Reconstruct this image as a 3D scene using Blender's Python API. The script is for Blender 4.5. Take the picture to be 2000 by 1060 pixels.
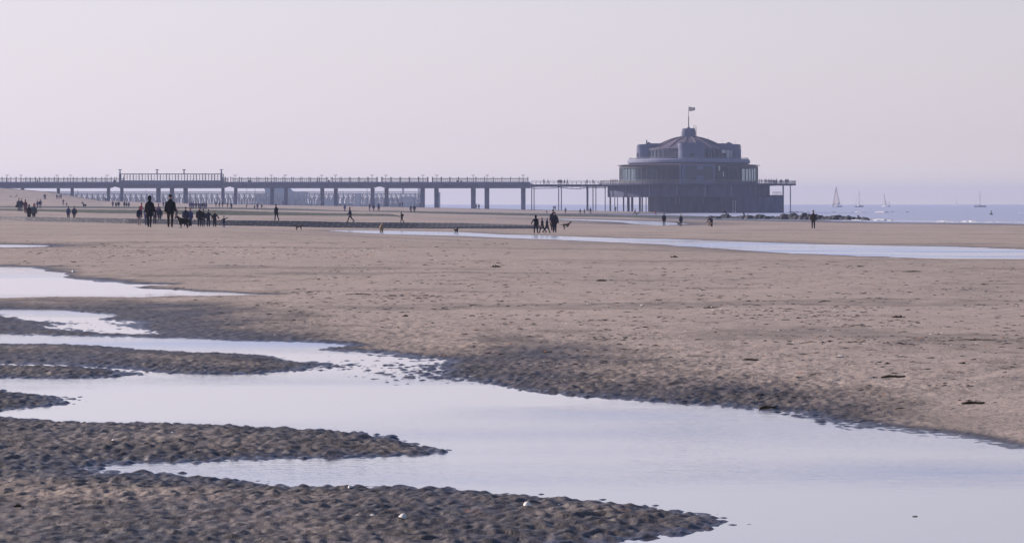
import bpy, bmesh, math, random
import numpy as np
from mathutils import Vector, Matrix
R = math.radians
for o in list(bpy.data.objects): bpy.data.objects.remove(o)
S = bpy.context.scene
COL = S.collection
# ------------------------------------------------------------------ camera
F = 5500.0          # focal length in pixels of the 2000 px wide photograph
HZ = 397.0          # horizon row
CZ = 3.1            # camera height above the sea
cam_d = bpy.data.cameras.new("camera"); cam = bpy.data.objects.new("camera", cam_d); COL.objects.link(cam)
cam_d.sensor_width = 36; cam_d.lens = 36*F/2000.0; cam_d.shift_y = -(530-HZ)/2000.0
cam_d.clip_start = 0.5; cam_d.clip_end = 20000
cam.location = (0, 0, CZ); cam.rotation_euler = (R(90), 0, 0)
S.camera = cam
# ------------------------------------------------------------------ light
SUN_EL, SUN_AZ = R(25), R(-64)      # azimuth measured from the view direction, negative = left
sd = Vector((math.sin(SUN_AZ)*math.cos(SUN_EL), math.cos(SUN_AZ)*math.cos(SUN_EL), math.sin(SUN_EL)))
sl = bpy.data.lights.new("sun", 'SUN'); sun = bpy.data.objects.new("sun", sl); COL.objects.link(sun)
sl.energy = 4.6; sl.angle = R(0.6); sl.color = (1.0, 0.87, 0.74)
sun.rotation_euler = sd.to_track_quat('Z', 'Y').to_euler(); sun.location = sd*100
W = bpy.data.worlds.new("World"); S.world = W; W.use_nodes = True
nt = W.node_tree; nt.nodes.clear()
N = nt.nodes.new; L = nt.links.new
out = N('ShaderNodeOutputWorld'); bg = N('ShaderNodeBackground'); bg.inputs[1].default_value = 0.1
sky = N('ShaderNodeTexSky'); sky.sky_type = 'NISHITA'; sky.sun_disc = False
sky.sun_elevation = SUN_EL; sky.sun_rotation = SUN_AZ; sky.dust_density = 2.5; sky.air_density = 1.2; sky.ozone_density = 2.0
tc = N('ShaderNodeTexCoord'); sep = N('ShaderNodeSeparateXYZ'); L(tc.outputs['Generated'], sep.inputs[0])
def mth(op, a, b=None, c=None, tree=None):
    t = tree or nt
    n = t.nodes.new('ShaderNodeMath'); n.operation = op
    for i, v in enumerate((a, b, c)):
        if v is None: continue
        if isinstance(v, (int, float)): n.inputs[i].default_value = v
        else: t.links.new(v, n.inputs[i])
    return n.outputs[0]
# a hazy band of pale lilac air that thins with elevation and brightens towards the sun
el = mth('MAXIMUM', sep.outputs[2], 0.0)
ramp = N('ShaderNodeValToRGB'); L(mth('MULTIPLY', el, 2.0), ramp.inputs[0])
cr = ramp.color_ramp
def sc(r, g, b, k=1.0):
    f = lambda v: ((v/255+0.055)/1.055)**2.4 if v > 10 else v/255/12.92
    return (f(r)*k, f(g)*k, f(b)*k, 1)
stops = [(0.0, sc(220,204,195)), (0.045, sc(203,194,198)), (0.14, sc(199,194,202)), (0.24, sc(190,189,202)), (0.42, sc(150,158,196)), (0.65, sc(104,124,184)), (1.0, sc(75,98,165))]
while len(cr.elements) < len(stops): cr.elements.new(0.5)
for e, (p, c) in zip(cr.elements, stops): e.position = p; e.color = c
vm = N('ShaderNodeVectorMath'); vm.operation = 'DOT_PRODUCT'; L(tc.outputs['Generated'], vm.inputs[0]); vm.inputs[1].default_value = tuple(Vector((sd.x, sd.y, 0)).normalized())
glow = mth('MULTIPLY_ADD', vm.outputs['Value'], 0.50, 0.76)
sc10 = N('ShaderNodeVectorMath'); sc10.operation = 'SCALE'; L(ramp.outputs[0], sc10.inputs[0]); L(mth('MULTIPLY', glow, 10.0), sc10.inputs['Scale'])
mx = N('ShaderNodeMix'); mx.data_type = 'RGBA'
side = N('ShaderNodeMapRange'); L(vm.outputs['Value'], side.inputs[0]); side.interpolation_type = 'SMOOTHSTEP'
for i_, q_ in enumerate((-0.6, 0.1, 0.35, 1.0)): side.inputs[i_+1].default_value = q_
fac = mth('MULTIPLY', mth('MULTIPLY', mth('POWER', mth('SUBTRACT', 1.0, el), 0.6), 0.98), side.outputs[0])
L(fac, mx.inputs[0]); L(sky.outputs[0], mx.inputs[6]); L(sc10.outputs[0], mx.inputs[7])
L(mx.outputs[2], bg.inputs[0]); L(bg.outputs[0], out.inputs[0])
S.view_settings.view_transform = 'Standard'; S.view_settings.look = 'None'
S.view_settings.gamma = 1; S.view_settings.exposure = 0.46
S.render.engine = 'CYCLES'
try:
    S.cycles.volume_bounces = 0; S.cycles.max_bounces = 5; S.cycles.transparent_max_bounces = 8
except Exception: pass

# ------------------------------------------------------------------ materials
def mat(name, col, rough=0.8, noise=0.0, nscale=1.0, metal=0.0, spec=0.3, bump=0.0, bscale=10, alpha=None, stretch=(1,1,1)):
    m = bpy.data.materials.new(name); m.use_nodes = True
    t = m.node_tree; p = t.nodes['Principled BSDF']
    p.inputs['Base Color'].default_value = (*col, 1); p.inputs['Roughness'].default_value = rough
    p.inputs['Metallic'].default_value = metal; p.inputs['Specular IOR Level'].default_value = spec
    tc = t.nodes.new('ShaderNodeTexCoord'); mp = t.nodes.new('ShaderNodeMapping'); t.links.new(tc.outputs['Object'], mp.inputs[0]); mp.inputs['Scale'].default_value = stretch
    if noise > 0:
        n = t.nodes.new('ShaderNodeTexNoise'); n.inputs['Scale'].default_value = nscale; n.inputs['Detail'].default_value = 5; n.inputs['Roughness'].default_value = 0.65
        t.links.new(mp.outputs[0], n.inputs['Vector'])
        r = t.nodes.new('ShaderNodeValToRGB'); t.links.new(n.outputs[0], r.inputs[0])
        r.color_ramp.elements[0].position = 0.3; r.color_ramp.elements[1].position = 0.7
        r.color_ramp.elements[0].color = (*[c*(1-noise) for c in col], 1); r.color_ramp.elements[1].color = (*[min(1, c*(1+noise)) for c in col], 1)
        t.links.new(r.outputs[0], p.inputs['Base Color'])
    if bump > 0:
        n = t.nodes.new('ShaderNodeTexNoise'); n.inputs['Scale'].default_value = bscale; n.inputs['Detail'].default_value = 4
        t.links.new(mp.outputs[0], n.inputs['Vector'])
        b = t.nodes.new('ShaderNodeBump'); b.inputs['Strength'].default_value = bump; b.inputs['Distance'].default_value = 0.05
        t.links.new(n.outputs[0], b.inputs['Height']); t.links.new(b.outputs[0], p.inputs['Normal'])
    return m
M = {}
M['concrete'] = mat('pier_concrete', (0.185,0.20,0.29), 0.85, 0.18, 0.35, stretch=(1,1,2.5))  # blue cast of haze and skylight mixed into the base colour
M['concrete_dark'] = mat('stained_concrete', (0.064,0.076,0.140), 0.9, 0.45, 0.25, stretch=(2.5,2.5,0.5))  # stain streaks over a base that carries the blue haze cast
M['rail_white'] = mat('painted_rail', (0.30,0.28,0.28), 0.6)
M['plaster'] = mat('pavilion_plaster', (0.13,0.142,0.235), 0.8, 0.14, 0.3, stretch=(2,2,0.6))  # bluish skylight and haze tinted into the plaster colour
M['roof_dark'] = mat('roof_sheet', (0.115,0.09,0.12), 0.6, 0.2, 0.4)
M['steel'] = mat('galvanised_steel', (0.22,0.21,0.22), 0.6, 0.1, 1)
M['frame_dark'] = mat('window_frame', (0.06,0.06,0.07), 0.5)
M['glass'] = mat('window_glass', (0.04,0.055,0.08), 0.12, spec=0.6)
M['plaster_light'] = mat('parapet_plaster', (0.20,0.21,0.31), 0.8, 0.10, 0.4, stretch=(2,2,0.6))  # lighter plaster, again with the blue air cast in its colour
M['glass_green'] = mat('tinted_glass', (0.055,0.09,0.10), 0.15, spec=0.6)
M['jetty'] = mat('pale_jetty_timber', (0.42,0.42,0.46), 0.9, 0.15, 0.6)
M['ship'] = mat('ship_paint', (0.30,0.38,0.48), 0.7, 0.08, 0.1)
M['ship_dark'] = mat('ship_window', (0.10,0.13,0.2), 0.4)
M['sail'] = mat('sail_cloth', (0.34,0.31,0.34), 0.8)
M['hull_white'] = mat('boat_hull_white', (0.6,0.6,0.62), 0.4)
M['hull_blue'] = mat('boat_hull_blue', (0.12,0.14,0.25), 0.4)
M['rock'] = mat('weedy_rock', (0.018,0.018,0.024), 0.7, 0.5, 2.0, bump=0.6, bscale=6)
M['weed'] = mat('dry_seaweed', (0.035,0.024,0.018), 0.8, 0.5, 30)
M['wood'] = mat('driftwood', (0.07,0.05,0.035), 0.8, 0.4, 20, stretch=(1,8,8))
M['shell_white'] = mat('shell_white', (0.75,0.68,0.64), 0.45, 0.2, 60)
M['shell_rust'] = mat('shell_rust', (0.42,0.18,0.09), 0.6, 0.3, 60)
M['shell_dark'] = mat('shell_dark', (0.045,0.035,0.032), 0.6, 0.3, 60)
M['skin'] = mat('skin', (0.42,0.24,0.18), 0.6)
M['foam'] = mat('sea_foam', (0.82,0.78,0.76), 0.9, 0.1, 1.5)
M['flag'] = mat('flag_cloth', (0.62,0.50,0.42), 0.8, 0.2, 1.5)
M['lightbox_glint'] = mat('pale_lightbox_and_glint', (0.75,0.75,0.72), 0.5)  # deck light boxes, and the painted glints on the drum glazing
def cmat(name, c, rough=0.85): 
    M[name] = mat('cloth_'+name, c, 0.95, 0.25, 6, spec=0.06)
for n_, c_ in dict(black=(0.006,0.006,0.010), navy=(0.011,0.014,0.038), blue=(0.03,0.04,0.14), jeans=(0.035,0.05,0.10), brown=(0.035,0.022,0.018), khaki=(0.06,0.055,0.045),
                   grey=(0.09,0.09,0.10), pale=(0.30,0.25,0.25), red=(0.28,0.04,0.05), pink=(0.42,0.16,0.24), white=(0.55,0.53,0.55), purple=(0.10,0.05,0.14), maroon=(0.10,0.025,0.035), green=(0.05,0.06,0.04)).items(): cmat(n_, c_)
M['hair_dark'] = mat('hair_dark', (0.014,0.010,0.009), 0.6); M['hair_brown'] = mat('hair_brown', (0.05,0.03,0.02), 0.6); M['hair_fair'] = mat('hair_fair', (0.22,0.15,0.08), 0.6)
M['shoe'] = mat('shoe_leather', (0.012,0.011,0.012), 0.5)
M['shoe_white'] = mat('shoe_white', (0.6,0.6,0.6), 0.5)
M['fur_black'] = mat('fur_black', (0.008,0.007,0.008), 0.9, 0.3, 20, spec=0.08)
M['fur_white'] = mat('fur_white', (0.5,0.48,0.46), 0.8)
M['fur_tan'] = mat('fur_tan', (0.19,0.125,0.085), 0.8, 0.35, 8)
M['fur_brown'] = mat('fur_brown', (0.05,0.032,0.022), 0.8, 0.5, 8)

def see_through(m, amount, tint):
    t = m.node_tree; p = t.nodes['Principled BSDF']; o = [n for n in t.nodes if n.type == 'OUTPUT_MATERIAL'][0]
    tr = t.nodes.new('ShaderNodeBsdfTransparent'); tr.inputs[0].default_value = (*tint, 1); x = t.nodes.new('ShaderNodeMixShader'); x.inputs[0].default_value = amount
    t.links.new(p.outputs[0], x.inputs[1]); t.links.new(tr.outputs[0], x.inputs[2]); t.links.new(x.outputs[0], o.inputs[0])
see_through(M['glass_green'], 0.62, (0.76,0.86,0.90))
# ------------------------------------------------------------------ mesh helpers
class MB:
    def __init__(s): s.v = []; s.f = []
    def add(s, vs, fs):
        b = len(s.v); s.v += [tuple(v) for v in vs]; s.f += [tuple(i+b for i in f) for f in fs]; return s
    def box(s, x0, x1, y0, y1, z0, z1):
        return s.add([(x0,y0,z0),(x1,y0,z0),(x1,y1,z0),(x0,y1,z0),(x0,y0,z1),(x1,y0,z1),(x1,y1,z1),(x0,y1,z1)],
                     [(0,3,2,1),(4,5,6,7),(0,1,5,4),(1,2,6,5),(2,3,7,6),(3,0,4,7)])
    def prism(s, pts, y0, y1):            # outline in the x,z plane pushed from y0 to y1 (points counter-clockwise seen from -y)
        n = len(pts)
        return s.add([(x,y0,z) for x,z in pts]+[(x,y1,z) for x,z in pts],
                     [tuple(range(n)), tuple(range(2*n-1,n-1,-1))]+[(i,i+n,(i+1)%n+n,(i+1)%n) for i in range(n)])
    def lathe(s, prof, cx=0, cy=0, n=48, a0=0.0, a1=2*math.pi, cap=True):   # prof: (r,z) bottom to top
        full = abs(a1-a0-2*math.pi) < 1e-6; m = n if full else n+1; vs = []; fs = []
        for r, z in prof:
            for i in range(m):
                a = a0+(a1-a0)*i/n; vs.append((cx+r*math.cos(a), cy+r*math.sin(a), z))
        for j in range(len(prof)-1):
            for i in range(n):
                k = (i+1) % m
                fs.append((j*m+i, j*m+k, (j+1)*m+k, (j+1)*m+i))
        if cap and full:
            fs.append(tuple(range(m-1,-1,-1))); fs.append(tuple((len(prof)-1)*m+i for i in range(m)))
        return s.add(vs, fs)
    def tube(s, pts, rad, n=8, flat=1.0):
        pts = [Vector(p) for p in pts]; 
        if isinstance(rad, (int, float)): rad = [rad]*len(pts)
        vs = []; fs = []; up = None
        for i, p in enumerate(pts):
            d = (pts[min(i+1,len(pts)-1)]-pts[max(i-1,0)]).normalized()
            if up is None:
                up = Vector((0,1,0)) if abs(d.y) < 0.9 else Vector((1,0,0))
            a = d.cross(up).normalized(); up = a.cross(d).normalized()
            for k in range(n):
                t = 2*math.pi*k/n; vs.append(p+a*math.cos(t)*rad[i]+up*math.sin(t)*rad[i]*flat)
        for i in range(len(pts)-1):
            for k in range(n): fs.append((i*n+k, i*n+(k+1)%n, (i+1)*n+(k+1)%n, (i+1)*n+k))
        fs.append(tuple(range(n-1,-1,-1))); fs.append(tuple((len(pts)-1)*n+k for k in range(n)))
        return s.add(vs, fs)
    def rings(s, rs, n=16, mtx=None):     # rs: (cx,cy,z,rx,ry)
        vs = []; fs = []
        for cx,cy,z,rx,ry in rs:
            for k in range(n):
                t = 2*math.pi*k/n; v = Vector((cx+rx*math.cos(t), cy+ry*math.sin(t), z)); vs.append(mtx@v if mtx else v)
        for i in range(len(rs)-1):
            for k in range(n): fs.append((i*n+k, i*n+(k+1)%n, (i+1)*n+(k+1)%n, (i+1)*n+k))
        fs.append(tuple(range(n-1,-1,-1))); fs.append(tuple((len(rs)-1)*n+k for k in range(n)))
        return s.add(vs, fs)
    def ell(s, c, r, n=12, mtx=None):
        rs = []
        for i in range(1, n):
            a = math.pi*i/n; rs.append((c[0], c[1], c[2]-r[2]*math.cos(a), r[0]*math.sin(a), r[1]*math.sin(a)))
        return s.rings(rs, 14, mtx)
    def mesh(s, name, m, smooth=False):
        me = bpy.data.meshes.new(name); me.from_pydata(s.v, [], s.f); me.materials.append(m)
        if smooth: me.polygons.foreach_set('use_smooth', [True]*len(me.polygons))
        me.update(); return me
    def build(s, name, m, parent=None, smooth=False, loc=None):
        return link(name, s.mesh(name, m, smooth), parent, loc)
def link(name, me, parent=None, loc=None):
    o = bpy.data.objects.new(name, me); COL.objects.link(o)
    if parent is not None: o.parent = parent
    if loc is not None: o.location = loc
    return o
def tag(o, label=None, cat=None, group=None, kind=None):
    if label: o['label'] = label
    if cat: o['category'] = cat
    if group: o['group'] = group
    if kind: o['kind'] = kind
    return o
def empty(name, loc, rz=0.0, scale=1.0):
    o = bpy.data.objects.new(name, None); COL.objects.link(o); o.location = loc; o.rotation_euler = (0,0,rz); o.scale = (scale,)*3
    o.empty_display_size = 0.2; return o
def pw(px, D, z=None, py=None):           # photo column/row at distance D -> world point
    if z is None: z = -(py-HZ)*D/F
    return Vector(((px-1000)*D/F, D, z+CZ))
def ordn(i): return ['first','second','third','fourth','fifth','sixth','seventh','eighth','ninth','tenth','eleventh','twelfth','thirteenth','fourteenth','fifteenth','sixteenth','seventeenth','eighteenth','nineteenth','twentieth'][i]
HAZE = 0.00020
# ================================================================== GROUND
def gnoise(x, y, seed=0):
    xi = np.floor(x); yi = np.floor(y); fx = (x-xi).astype(np.float32); fy = (y-yi).astype(np.float32)
    xi = xi.astype(np.int64); yi = yi.astype(np.int64)
    def g(ix, iy, dx, dy):
        h = (ix*374761393 + iy*668265263 + seed*1442695041) & 0xffffffff
        h = ((h ^ (h >> 13))*1274126177) & 0xffffffff
        h = h ^ (h >> 16)
        a = (h & 4095).astype(np.float32)*(2*math.pi/4096)
        return np.cos(a)*dx+np.sin(a)*dy
    ux = fx*fx*fx*(fx*(fx*6-15)+10); uy = fy*fy*fy*(fy*(fy*6-15)+10)
    n00 = g(xi,yi,fx,fy); n10 = g(xi+1,yi,fx-1,fy); n01 = g(xi,yi+1,fx,fy-1); n11 = g(xi+1,yi+1,fx-1,fy-1)
    return ((n00*(1-ux)+n10*ux)*(1-uy)+(n01*(1-ux)+n11*ux)*uy)*1.5
def sstep(a, b, x):
    t = np.clip((x-a)/(b-a), 0, 1); return t*t*(3-2*t)
def plane_poly(pts, lev):                  # rows of the photo traced onto the level plane the water lies in
    return [((px-1000)/F*(-lev*F/(py-HZ)), -lev*F/(py-HZ)) for px, py in pts]
def sdf(poly, X, Y):                       # signed distance in metres, positive inside
    d2 = np.full(X.shape, 1e12, np.float32); ins = np.zeros(X.shape, bool); n = len(poly)
    for i in range(n):
        ax, ay = poly[i]; bx, by = poly[(i+1)%n]; ex, ey = bx-ax, by-ay
        t = np.clip(((X-ax)*ex+(Y-ay)*ey)/(ex*ex+ey*ey+1e-12), 0, 1)
        dx = X-ax-t*ex; dy = (Y-ay-t*ey)
        d2 = np.minimum(d2, dx*dx+dy*dy)
        c = (ay > Y) != (by > Y)
        if ey != 0: ins ^= c & (X < ax+(Y-ay)/ey*ex)
    return np.where(ins, 1, -1)*np.sqrt(d2)
LEV1, LEV2 = -1.60, -2.45
LAND = [
 [(-900,806),(-300,812),(0,817),(100,820),(300,829),(500,835),(700,848),(800,860),(870,873),(912,880),(850,889),(600,893),(400,900),(240,905),(170,914),(240,925),(400,935),(600,947),(800,956),(1000,967),(1130,973),(1300,992),(1440,1018),(1380,1031),(1200,1048),(1050,1064),(900,1110),(700,1300),(-900,1300)],
 [(-900,738),(-200,752),(0,762),(60,768),(118,790),(60,795),(0,800),(-200,803),(-900,800)],
 [(-900,698),(-300,706),(0,714),(150,718),(240,723),(295,731),(200,738),(0,738),(-300,740),(-900,735)],
 [(-900,662),(-300,667),(0,672),(150,676),(300,685),(450,692),(570,698),(632,712),(600,724),(500,730),(350,728),(240,718),(100,711),(0,708),(-300,702),(-900,694)],
 [(-2500,642),(-300,647),(0,652),(240,658),(460,664),(640,670),(672,675),(620,682),(700,688),(760,693),(860,700),(870,716),(860,732),(900,742),(950,750),(1050,763),(1150,770),(1300,783),(1400,790),(1500,800),(1580,805),(1650,822),(1700,830),(1800,845),(1870,860),(1950,875),(2000,880),(2300,930),(3300,1100),(3300,480),(1000,480),(-2500,480)],
]
HOLE = [
 [(-2500,508),(0,520),(70,522),(100,534),(140,544),(215,550),(290,556),(240,561),(350,568),(440,573),(512,576),(350,579),(200,582),(0,583),(-2500,581)],
 [(-2500,601),(0,605),(130,607),(175,613),(238,627),(286,644),(290,652),(200,650),(135,641),(90,626),(0,614),(-2500,609)],
]
LANDW = [plane_poly(p, LEV1) for p in LAND]; HOLEW = [plane_poly(p, LEV1) for p in HOLE]
W2P = [(640,450),(700,449.5),(760,450.5),(900,453.5),(980,458),(1050,459.5),(1200,465),(1300,466.5),(1500,474),(1600,477),(1750,480),(1850,481.5),(2000,487),(2600,500),(2600,534),(2000,509),(1800,504),(1600,496.5),(1500,492),(1300,477.5),(1100,468.5),(1000,465),(900,460.5),(760,457.2),(690,454)]
W2W = plane_poly(W2P, LEV2)
LEV3 = -1.50
W3W = plane_poly([(-600,474),(-100,476),(0,478),(50,478.5),(80,480),(40,483),(0,484),(-600,486)], LEV3)
LEV4 = -2.93
W4W = plane_poly([(1060,427.5),(1110,428),(1200,430.2),(1290,433),(1345,437.5),(1290,440.5),(1235,437),(1215,433.8),(1150,431)], LEV4)
TC = np.array([-600,0,100,200,430,760,1050,1300,1600,2000,2600], float)
TD = np.array([75,95,120,155,200,250,290,360,430,520,600,660,780,860,930,1000,1200,1500,2000], float)
TZ = np.array([
[-1.50,-1.52,-1.5,-1.5,-1.48,-1.45,-1.45,-1.47,-1.5,-1.55,-1.6],
[-1.45,-1.47,-1.45,-1.45,-1.45,-1.47,-1.52,-1.6,-1.75,-2.1,-2.3],
[-1.3,-1.4,-1.4,-1.4,-1.42,-1.55,-1.75,-1.95,-2.25,-2.47,-2.5],
[-1.2,-1.32,-1.32,-1.3,-1.32,-1.8,-2.1,-2.4,-2.45,-2.5,-2.55],
[-1.1,-1.42,-1.45,-1.5,-1.68,-2.20,-2.45,-2.42,-2.42,-2.45,-2.55],
[-1.2,-1.6,-1.7,-1.8,-2.05,-2.42,-2.42,-2.42,-2.42,-2.5,-2.7],
[-1.2,-1.75,-1.85,-1.95,-2.15,-2.3,-2.4,-2.48,-2.48,-2.6,-2.8],
[-0.8,-1.5,-1.65,-1.75,-1.95,-2.15,-2.45,-2.78,-2.78,-2.9,-3.2],
[-0.4,-1.15,-1.3,-1.5,-1.8,-1.93,-2.5,-2.93,-2.95,-3.12,-3.4],
[0.2,-1.05,-1.15,-1.25,-1.5,-1.85,-2.6,-2.99,-3.1,-3.6,-4],
[0.6,-1.05,-1.1,-1.2,-1.3,-1.95,-2.7,-3.05,-3.3,-4,-4.3],
[1.5,-0.9,-0.95,-1.0,-1.15,-1.75,-2.95,-3.14,-3.6,-4,-4.5],
[4,1.2,.8,-.2,-.65,-1.35,-3.1,-3.16,-3.8,-4.3,-4.5],
[6,3.4,2.0,.35,-.5,-1.25,-2.75,-3.04,-3.8,-4.5,-4.5],
[8,5.2,3.7,.75,-.35,-1.15,-2.15,-2.92,-3.8,-4.5,-4.5],
[8,5.4,3.6,.9,-.3,-1.3,-2.6,-3.6,-4,-4.5,-4.5],
[6,4,2,0,-1.5,-3.5,-4,-4.5,-4.5,-4.5,-4.5],
[4,0,-1,-3,-4,-4.5,-4.5,-4.5,-4.5,-4.5,-4.5],
[1,-4.5,-4.5,-4.5,-4.5,-4.5,-4.5,-4.5,-4.5,-4.5,-4.5]])
def table(px, D):
    D = np.clip(D, TD[0], TD[-1]); px = np.clip(px, TC[0], TC[-1])
    i = np.clip(np.searchsorted(TD, D, 'right')-1, 0, len(TD)-2); j = np.clip(np.searchsorted(TC, px, 'right')-1, 0, len(TC)-2)
    u = (D-TD[i])/(TD[i+1]-TD[i]); v = (px-TC[j])/(TC[j+1]-TC[j])
    return (TZ[i,j]*(1-u)+TZ[i+1,j]*u)*(1-v)+(TZ[i,j+1]*(1-u)+TZ[i+1,j+1]*u)*v
def pool(z, X, Y, poly, lev, slope, rad, depth):
    s = -sdf(poly, X, Y)                    # positive outside
    t = lev+np.where(s > 0, s*slope, np.maximum(s*0.09, -depth))
    w = np.exp(-(np.maximum(s, 0)/rad)**2)
    return z*(1-w)+t*w, s
def ground(X, Y, cell=None):
    """height relative to the camera, and wetness 0..1"""
    X = np.asarray(X, float); Y = np.asarray(Y, float)
    if cell is None: cell = 0.0012*Y
    px = 1000+F*X/Y; calm = np.ones(X.shape)
    zf = table(px, Y); wet = np.zeros(X.shape)
    m = (Y > 80) & (Y < 340)
    if m.any():
        z_, s_ = pool(zf[m], X[m], Y[m], W2W, LEV2, 0.006, 9.0, 0.12)
        zf[m] = z_; wet[m] = np.maximum(wet[m], 0.5*np.exp(-np.maximum(s_,0)/4)); calm[m] *= 1-np.exp(-(np.maximum(s_,0)/8)**2)
        z_, s_ = pool(zf[m], X[m], Y[m], W3W, LEV3, 0.006, 4.0, 0.05)
        zf[m] = z_; wet[m] = np.maximum(wet[m], 0.9*np.exp(-np.maximum(s_,0)/2))
    m = (Y > 340) & (Y < 640)
    if m.any():
        z_, s_ = pool(zf[m], X[m], Y[m], W4W, LEV4, 0.004, 16.0, 0.16)
        zf[m] = z_; wet[m] = np.maximum(wet[m], 0.6*np.exp(-np.maximum(s_,0)/12)); calm[m] *= 1-np.exp(-(np.maximum(s_,0)/14)**2)
    fm = Y > 70
    if fm.any(): wet[fm] = np.maximum(wet[fm], 0.30*sstep(0.0, 0.6, gnoise(X[fm]/18, Y[fm]/9, 91)+0.4*gnoise(X[fm]/4, Y[fm]/4, 92)))
    wet = np.maximum(wet, 0.8*sstep(-2.88, -3.06, zf)*(Y > 300))
    amp = np.full(X.shape, 0.15)
    near = Y < 88
    zn = None
    if near.any():
        x = X[near]; y = Y[near]
        s = np.full(x.shape, -1e3)
        for p in LANDW: s = np.maximum(s, sdf(p, x, y))
        sl_ = s.copy(); sh_ = -sdf(HOLEW[0], x, y); s = np.minimum(s, sh_); s = np.minimum(s, -sdf(HOLEW[1], x, y)); sl_ = np.minimum(sl_, -sdf(HOLEW[1], x, y))
        pxn = px[near]; pyn = HZ-LEV1*F/y
        soft = np.exp(-((pxn-790)/150)**2-((pyn-722)/34)**2)+0.8*np.exp(-((pxn-150)/190)**2-((pyn-640)/16)**2)+0.4*np.exp(-((pxn-1900)/400)**2-((pyn-845)/45)**2)
        soft = np.clip(soft, 0, 1)
        k = 1.0/(1+4*soft)
        s = s+gnoise(x/0.9, y/1.6, 5)*0.12*(1+y/30)
        g = np.where(s > 0, k*0.050*(1-np.exp(-s/0.55))+0.055*(1-np.exp(-s/14)), -k*0.045*(1-np.exp(s/0.35)))
        zn = LEV1+g
        w = sstep(70, 86, y)
        zf[near] = zn*(1-w)+zf[near]*w
        sp = np.maximum(s, 0)
        a = np.maximum(np.exp(-(sp/(3.0+0.04*y))**2), 0.0)
        a = np.maximum(a, 0.55*sstep(-0.5, 0.0, gnoise(x/5, y/7, 9))*(y < 30)*sstep(1100, 500, pxn))
        smooth_r = sstep(1500, 1950, pxn)*sstep(700, 800, pyn)
        a = a*(1-0.75*smooth_r)
        aa = amp[near]; amp[near] = aa*w+np.maximum(a, 0.10)*(1-w)
        wn = np.exp(-(sp/(0.18+0.008*y))**2)*0.70+0.30*np.exp(-sp/0.12)
        spl = np.maximum(sl_, 0); nz = gnoise(x/1.3, y/2.2, 77)+0.5*gnoise(x/0.4, y/0.7, 78)
        wide = np.exp(-(spl/((0.078+0.025*nz)*y))**2)*(1-0.6*smooth_r)*(1-0.55*sstep(560, 700, pxn)*sstep(1000, 880, pxn)*sstep(705, 685, pyn))
        wn = np.maximum(wn, 0.64*wide*(1+0.15*nz))
        wn = np.maximum(wn, 0.56*(y < 24)*sstep(1500, 900, pxn)*(1+0.2*nz)*(1-0.5*np.exp(-((pxn-150)/380)**2-((pyn-975)/22)**2)))
        band_ = 0.30*sstep(0.0, 0.55, gnoise(x/10, y/4.0, 91)+0.4*gnoise(x/2.5, y/1.5, 92))*sstep(22, 34, y); wn = np.maximum(wn, band_)
        bright_hole = np.minimum(np.exp(-(np.maximum(sh_, 0)/1.2)**2), 1)
        wet[near] = np.maximum(wet[near]*w, wn*(1-w))
    z = zf.copy()
    for lam, lamy, a_, seed, mod in ((0.060,0.070,0.0150,11,1),(0.110,0.12,0.0150,12,1),(0.34,0.5,0.0055,13,0.6),(1.1,1.5,0.008,14,0),(3.0,4.5,0.016,15,0),(9.0,14.0,0.022,16,0),(28,40,0.03,17,0)):
        fd = np.clip((lam/(cell*1.0)-1.2)/1.8, 0, 1)
        if not np.any(fd > 0): continue
        n = gnoise(X/lam+0.3*gnoise(X/lam/2.3, Y/lamy/2.3, seed+50), Y/lamy+0.15*X/lam, seed)
        if mod: n = np.abs(n)*1.8-0.45 if lam > 0.3 else n
        aa = amp*mod+(1-mod)
        if lam >= 3:  aa = aa*sstep(20, 60, Y)*calm
        if lam == 1.1: aa = aa*sstep(12, 50, Y)
        z = z+n*a_*aa*fd
    dm = (Y < 75) & (px > 900)
    if dm.any():
        xx, yy = X[dm], Y[dm]; u = xx*0.47+yy*0.88; v = xx*0.88-yy*0.47
        wgt = sstep(900, 1500, px[dm])*sstep(18, 24, yy)*(1-amp[dm])*sstep(-0.25, 0.35, gnoise(xx/3.5, yy/6.0, 33))
        z[dm] = z[dm]+wgt*(gnoise(v/0.30, u/3.2, 31)*0.012+np.abs(gnoise(v/0.75, u/5.0, 32))*0.022)
    return z, wet
def gz(X, Y): return float(ground(np.array([X]), np.array([Y]))[0][0])
def find_D(px, py, D0, span=0.35):
    """distance near D0 at which the beach shows at this photo row"""
    D = np.linspace(D0*(1-span), D0*(1+span), 400); z, _ = ground((px-1000)/F*D, D, cell=D*0.004)
    r = HZ-z*F/D; e = np.abs(r-py)+np.abs(D-D0)/D0*1.5
    return float(D[int(np.argmin(e))])
# --- the beach: one sheet, finer near the camera
tt = np.concatenate([-np.geomspace(1.6, 0.22, 46)[:-1], np.arange(-0.22, 0.22, 0.0006), np.geomspace(0.22, 1.6, 46)])
ys = [2.0]
while ys[-1] < 2000:
    y = ys[-1]; ys.append(y+y*(0.02 if y < 9 else 0.0009 if y < 28 else 0.0012 if y < 60 else 0.0012+(min(y,110)-60)/50*0.0023 if y < 110 else 0.0035 if y < 480 else 0.006))
ys = np.array(ys)
cell = np.where(ys < 9, 0.02, np.where(ys < 28, 0.0008, np.where(ys < 60, 0.0010, np.where(ys < 480, 0.0028, 0.005))))*ys
YY, TT = np.meshgrid(ys, tt, indexing='ij'); XX = TT*YY
CC = np.repeat(cell[:,None], len(tt), 1); CC = np.where(np.abs(TT) > 0.221, np.maximum(CC, 0.03*YY), CC)
ZZ = np.zeros_like(XX); WW = np.zeros_like(XX)
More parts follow.
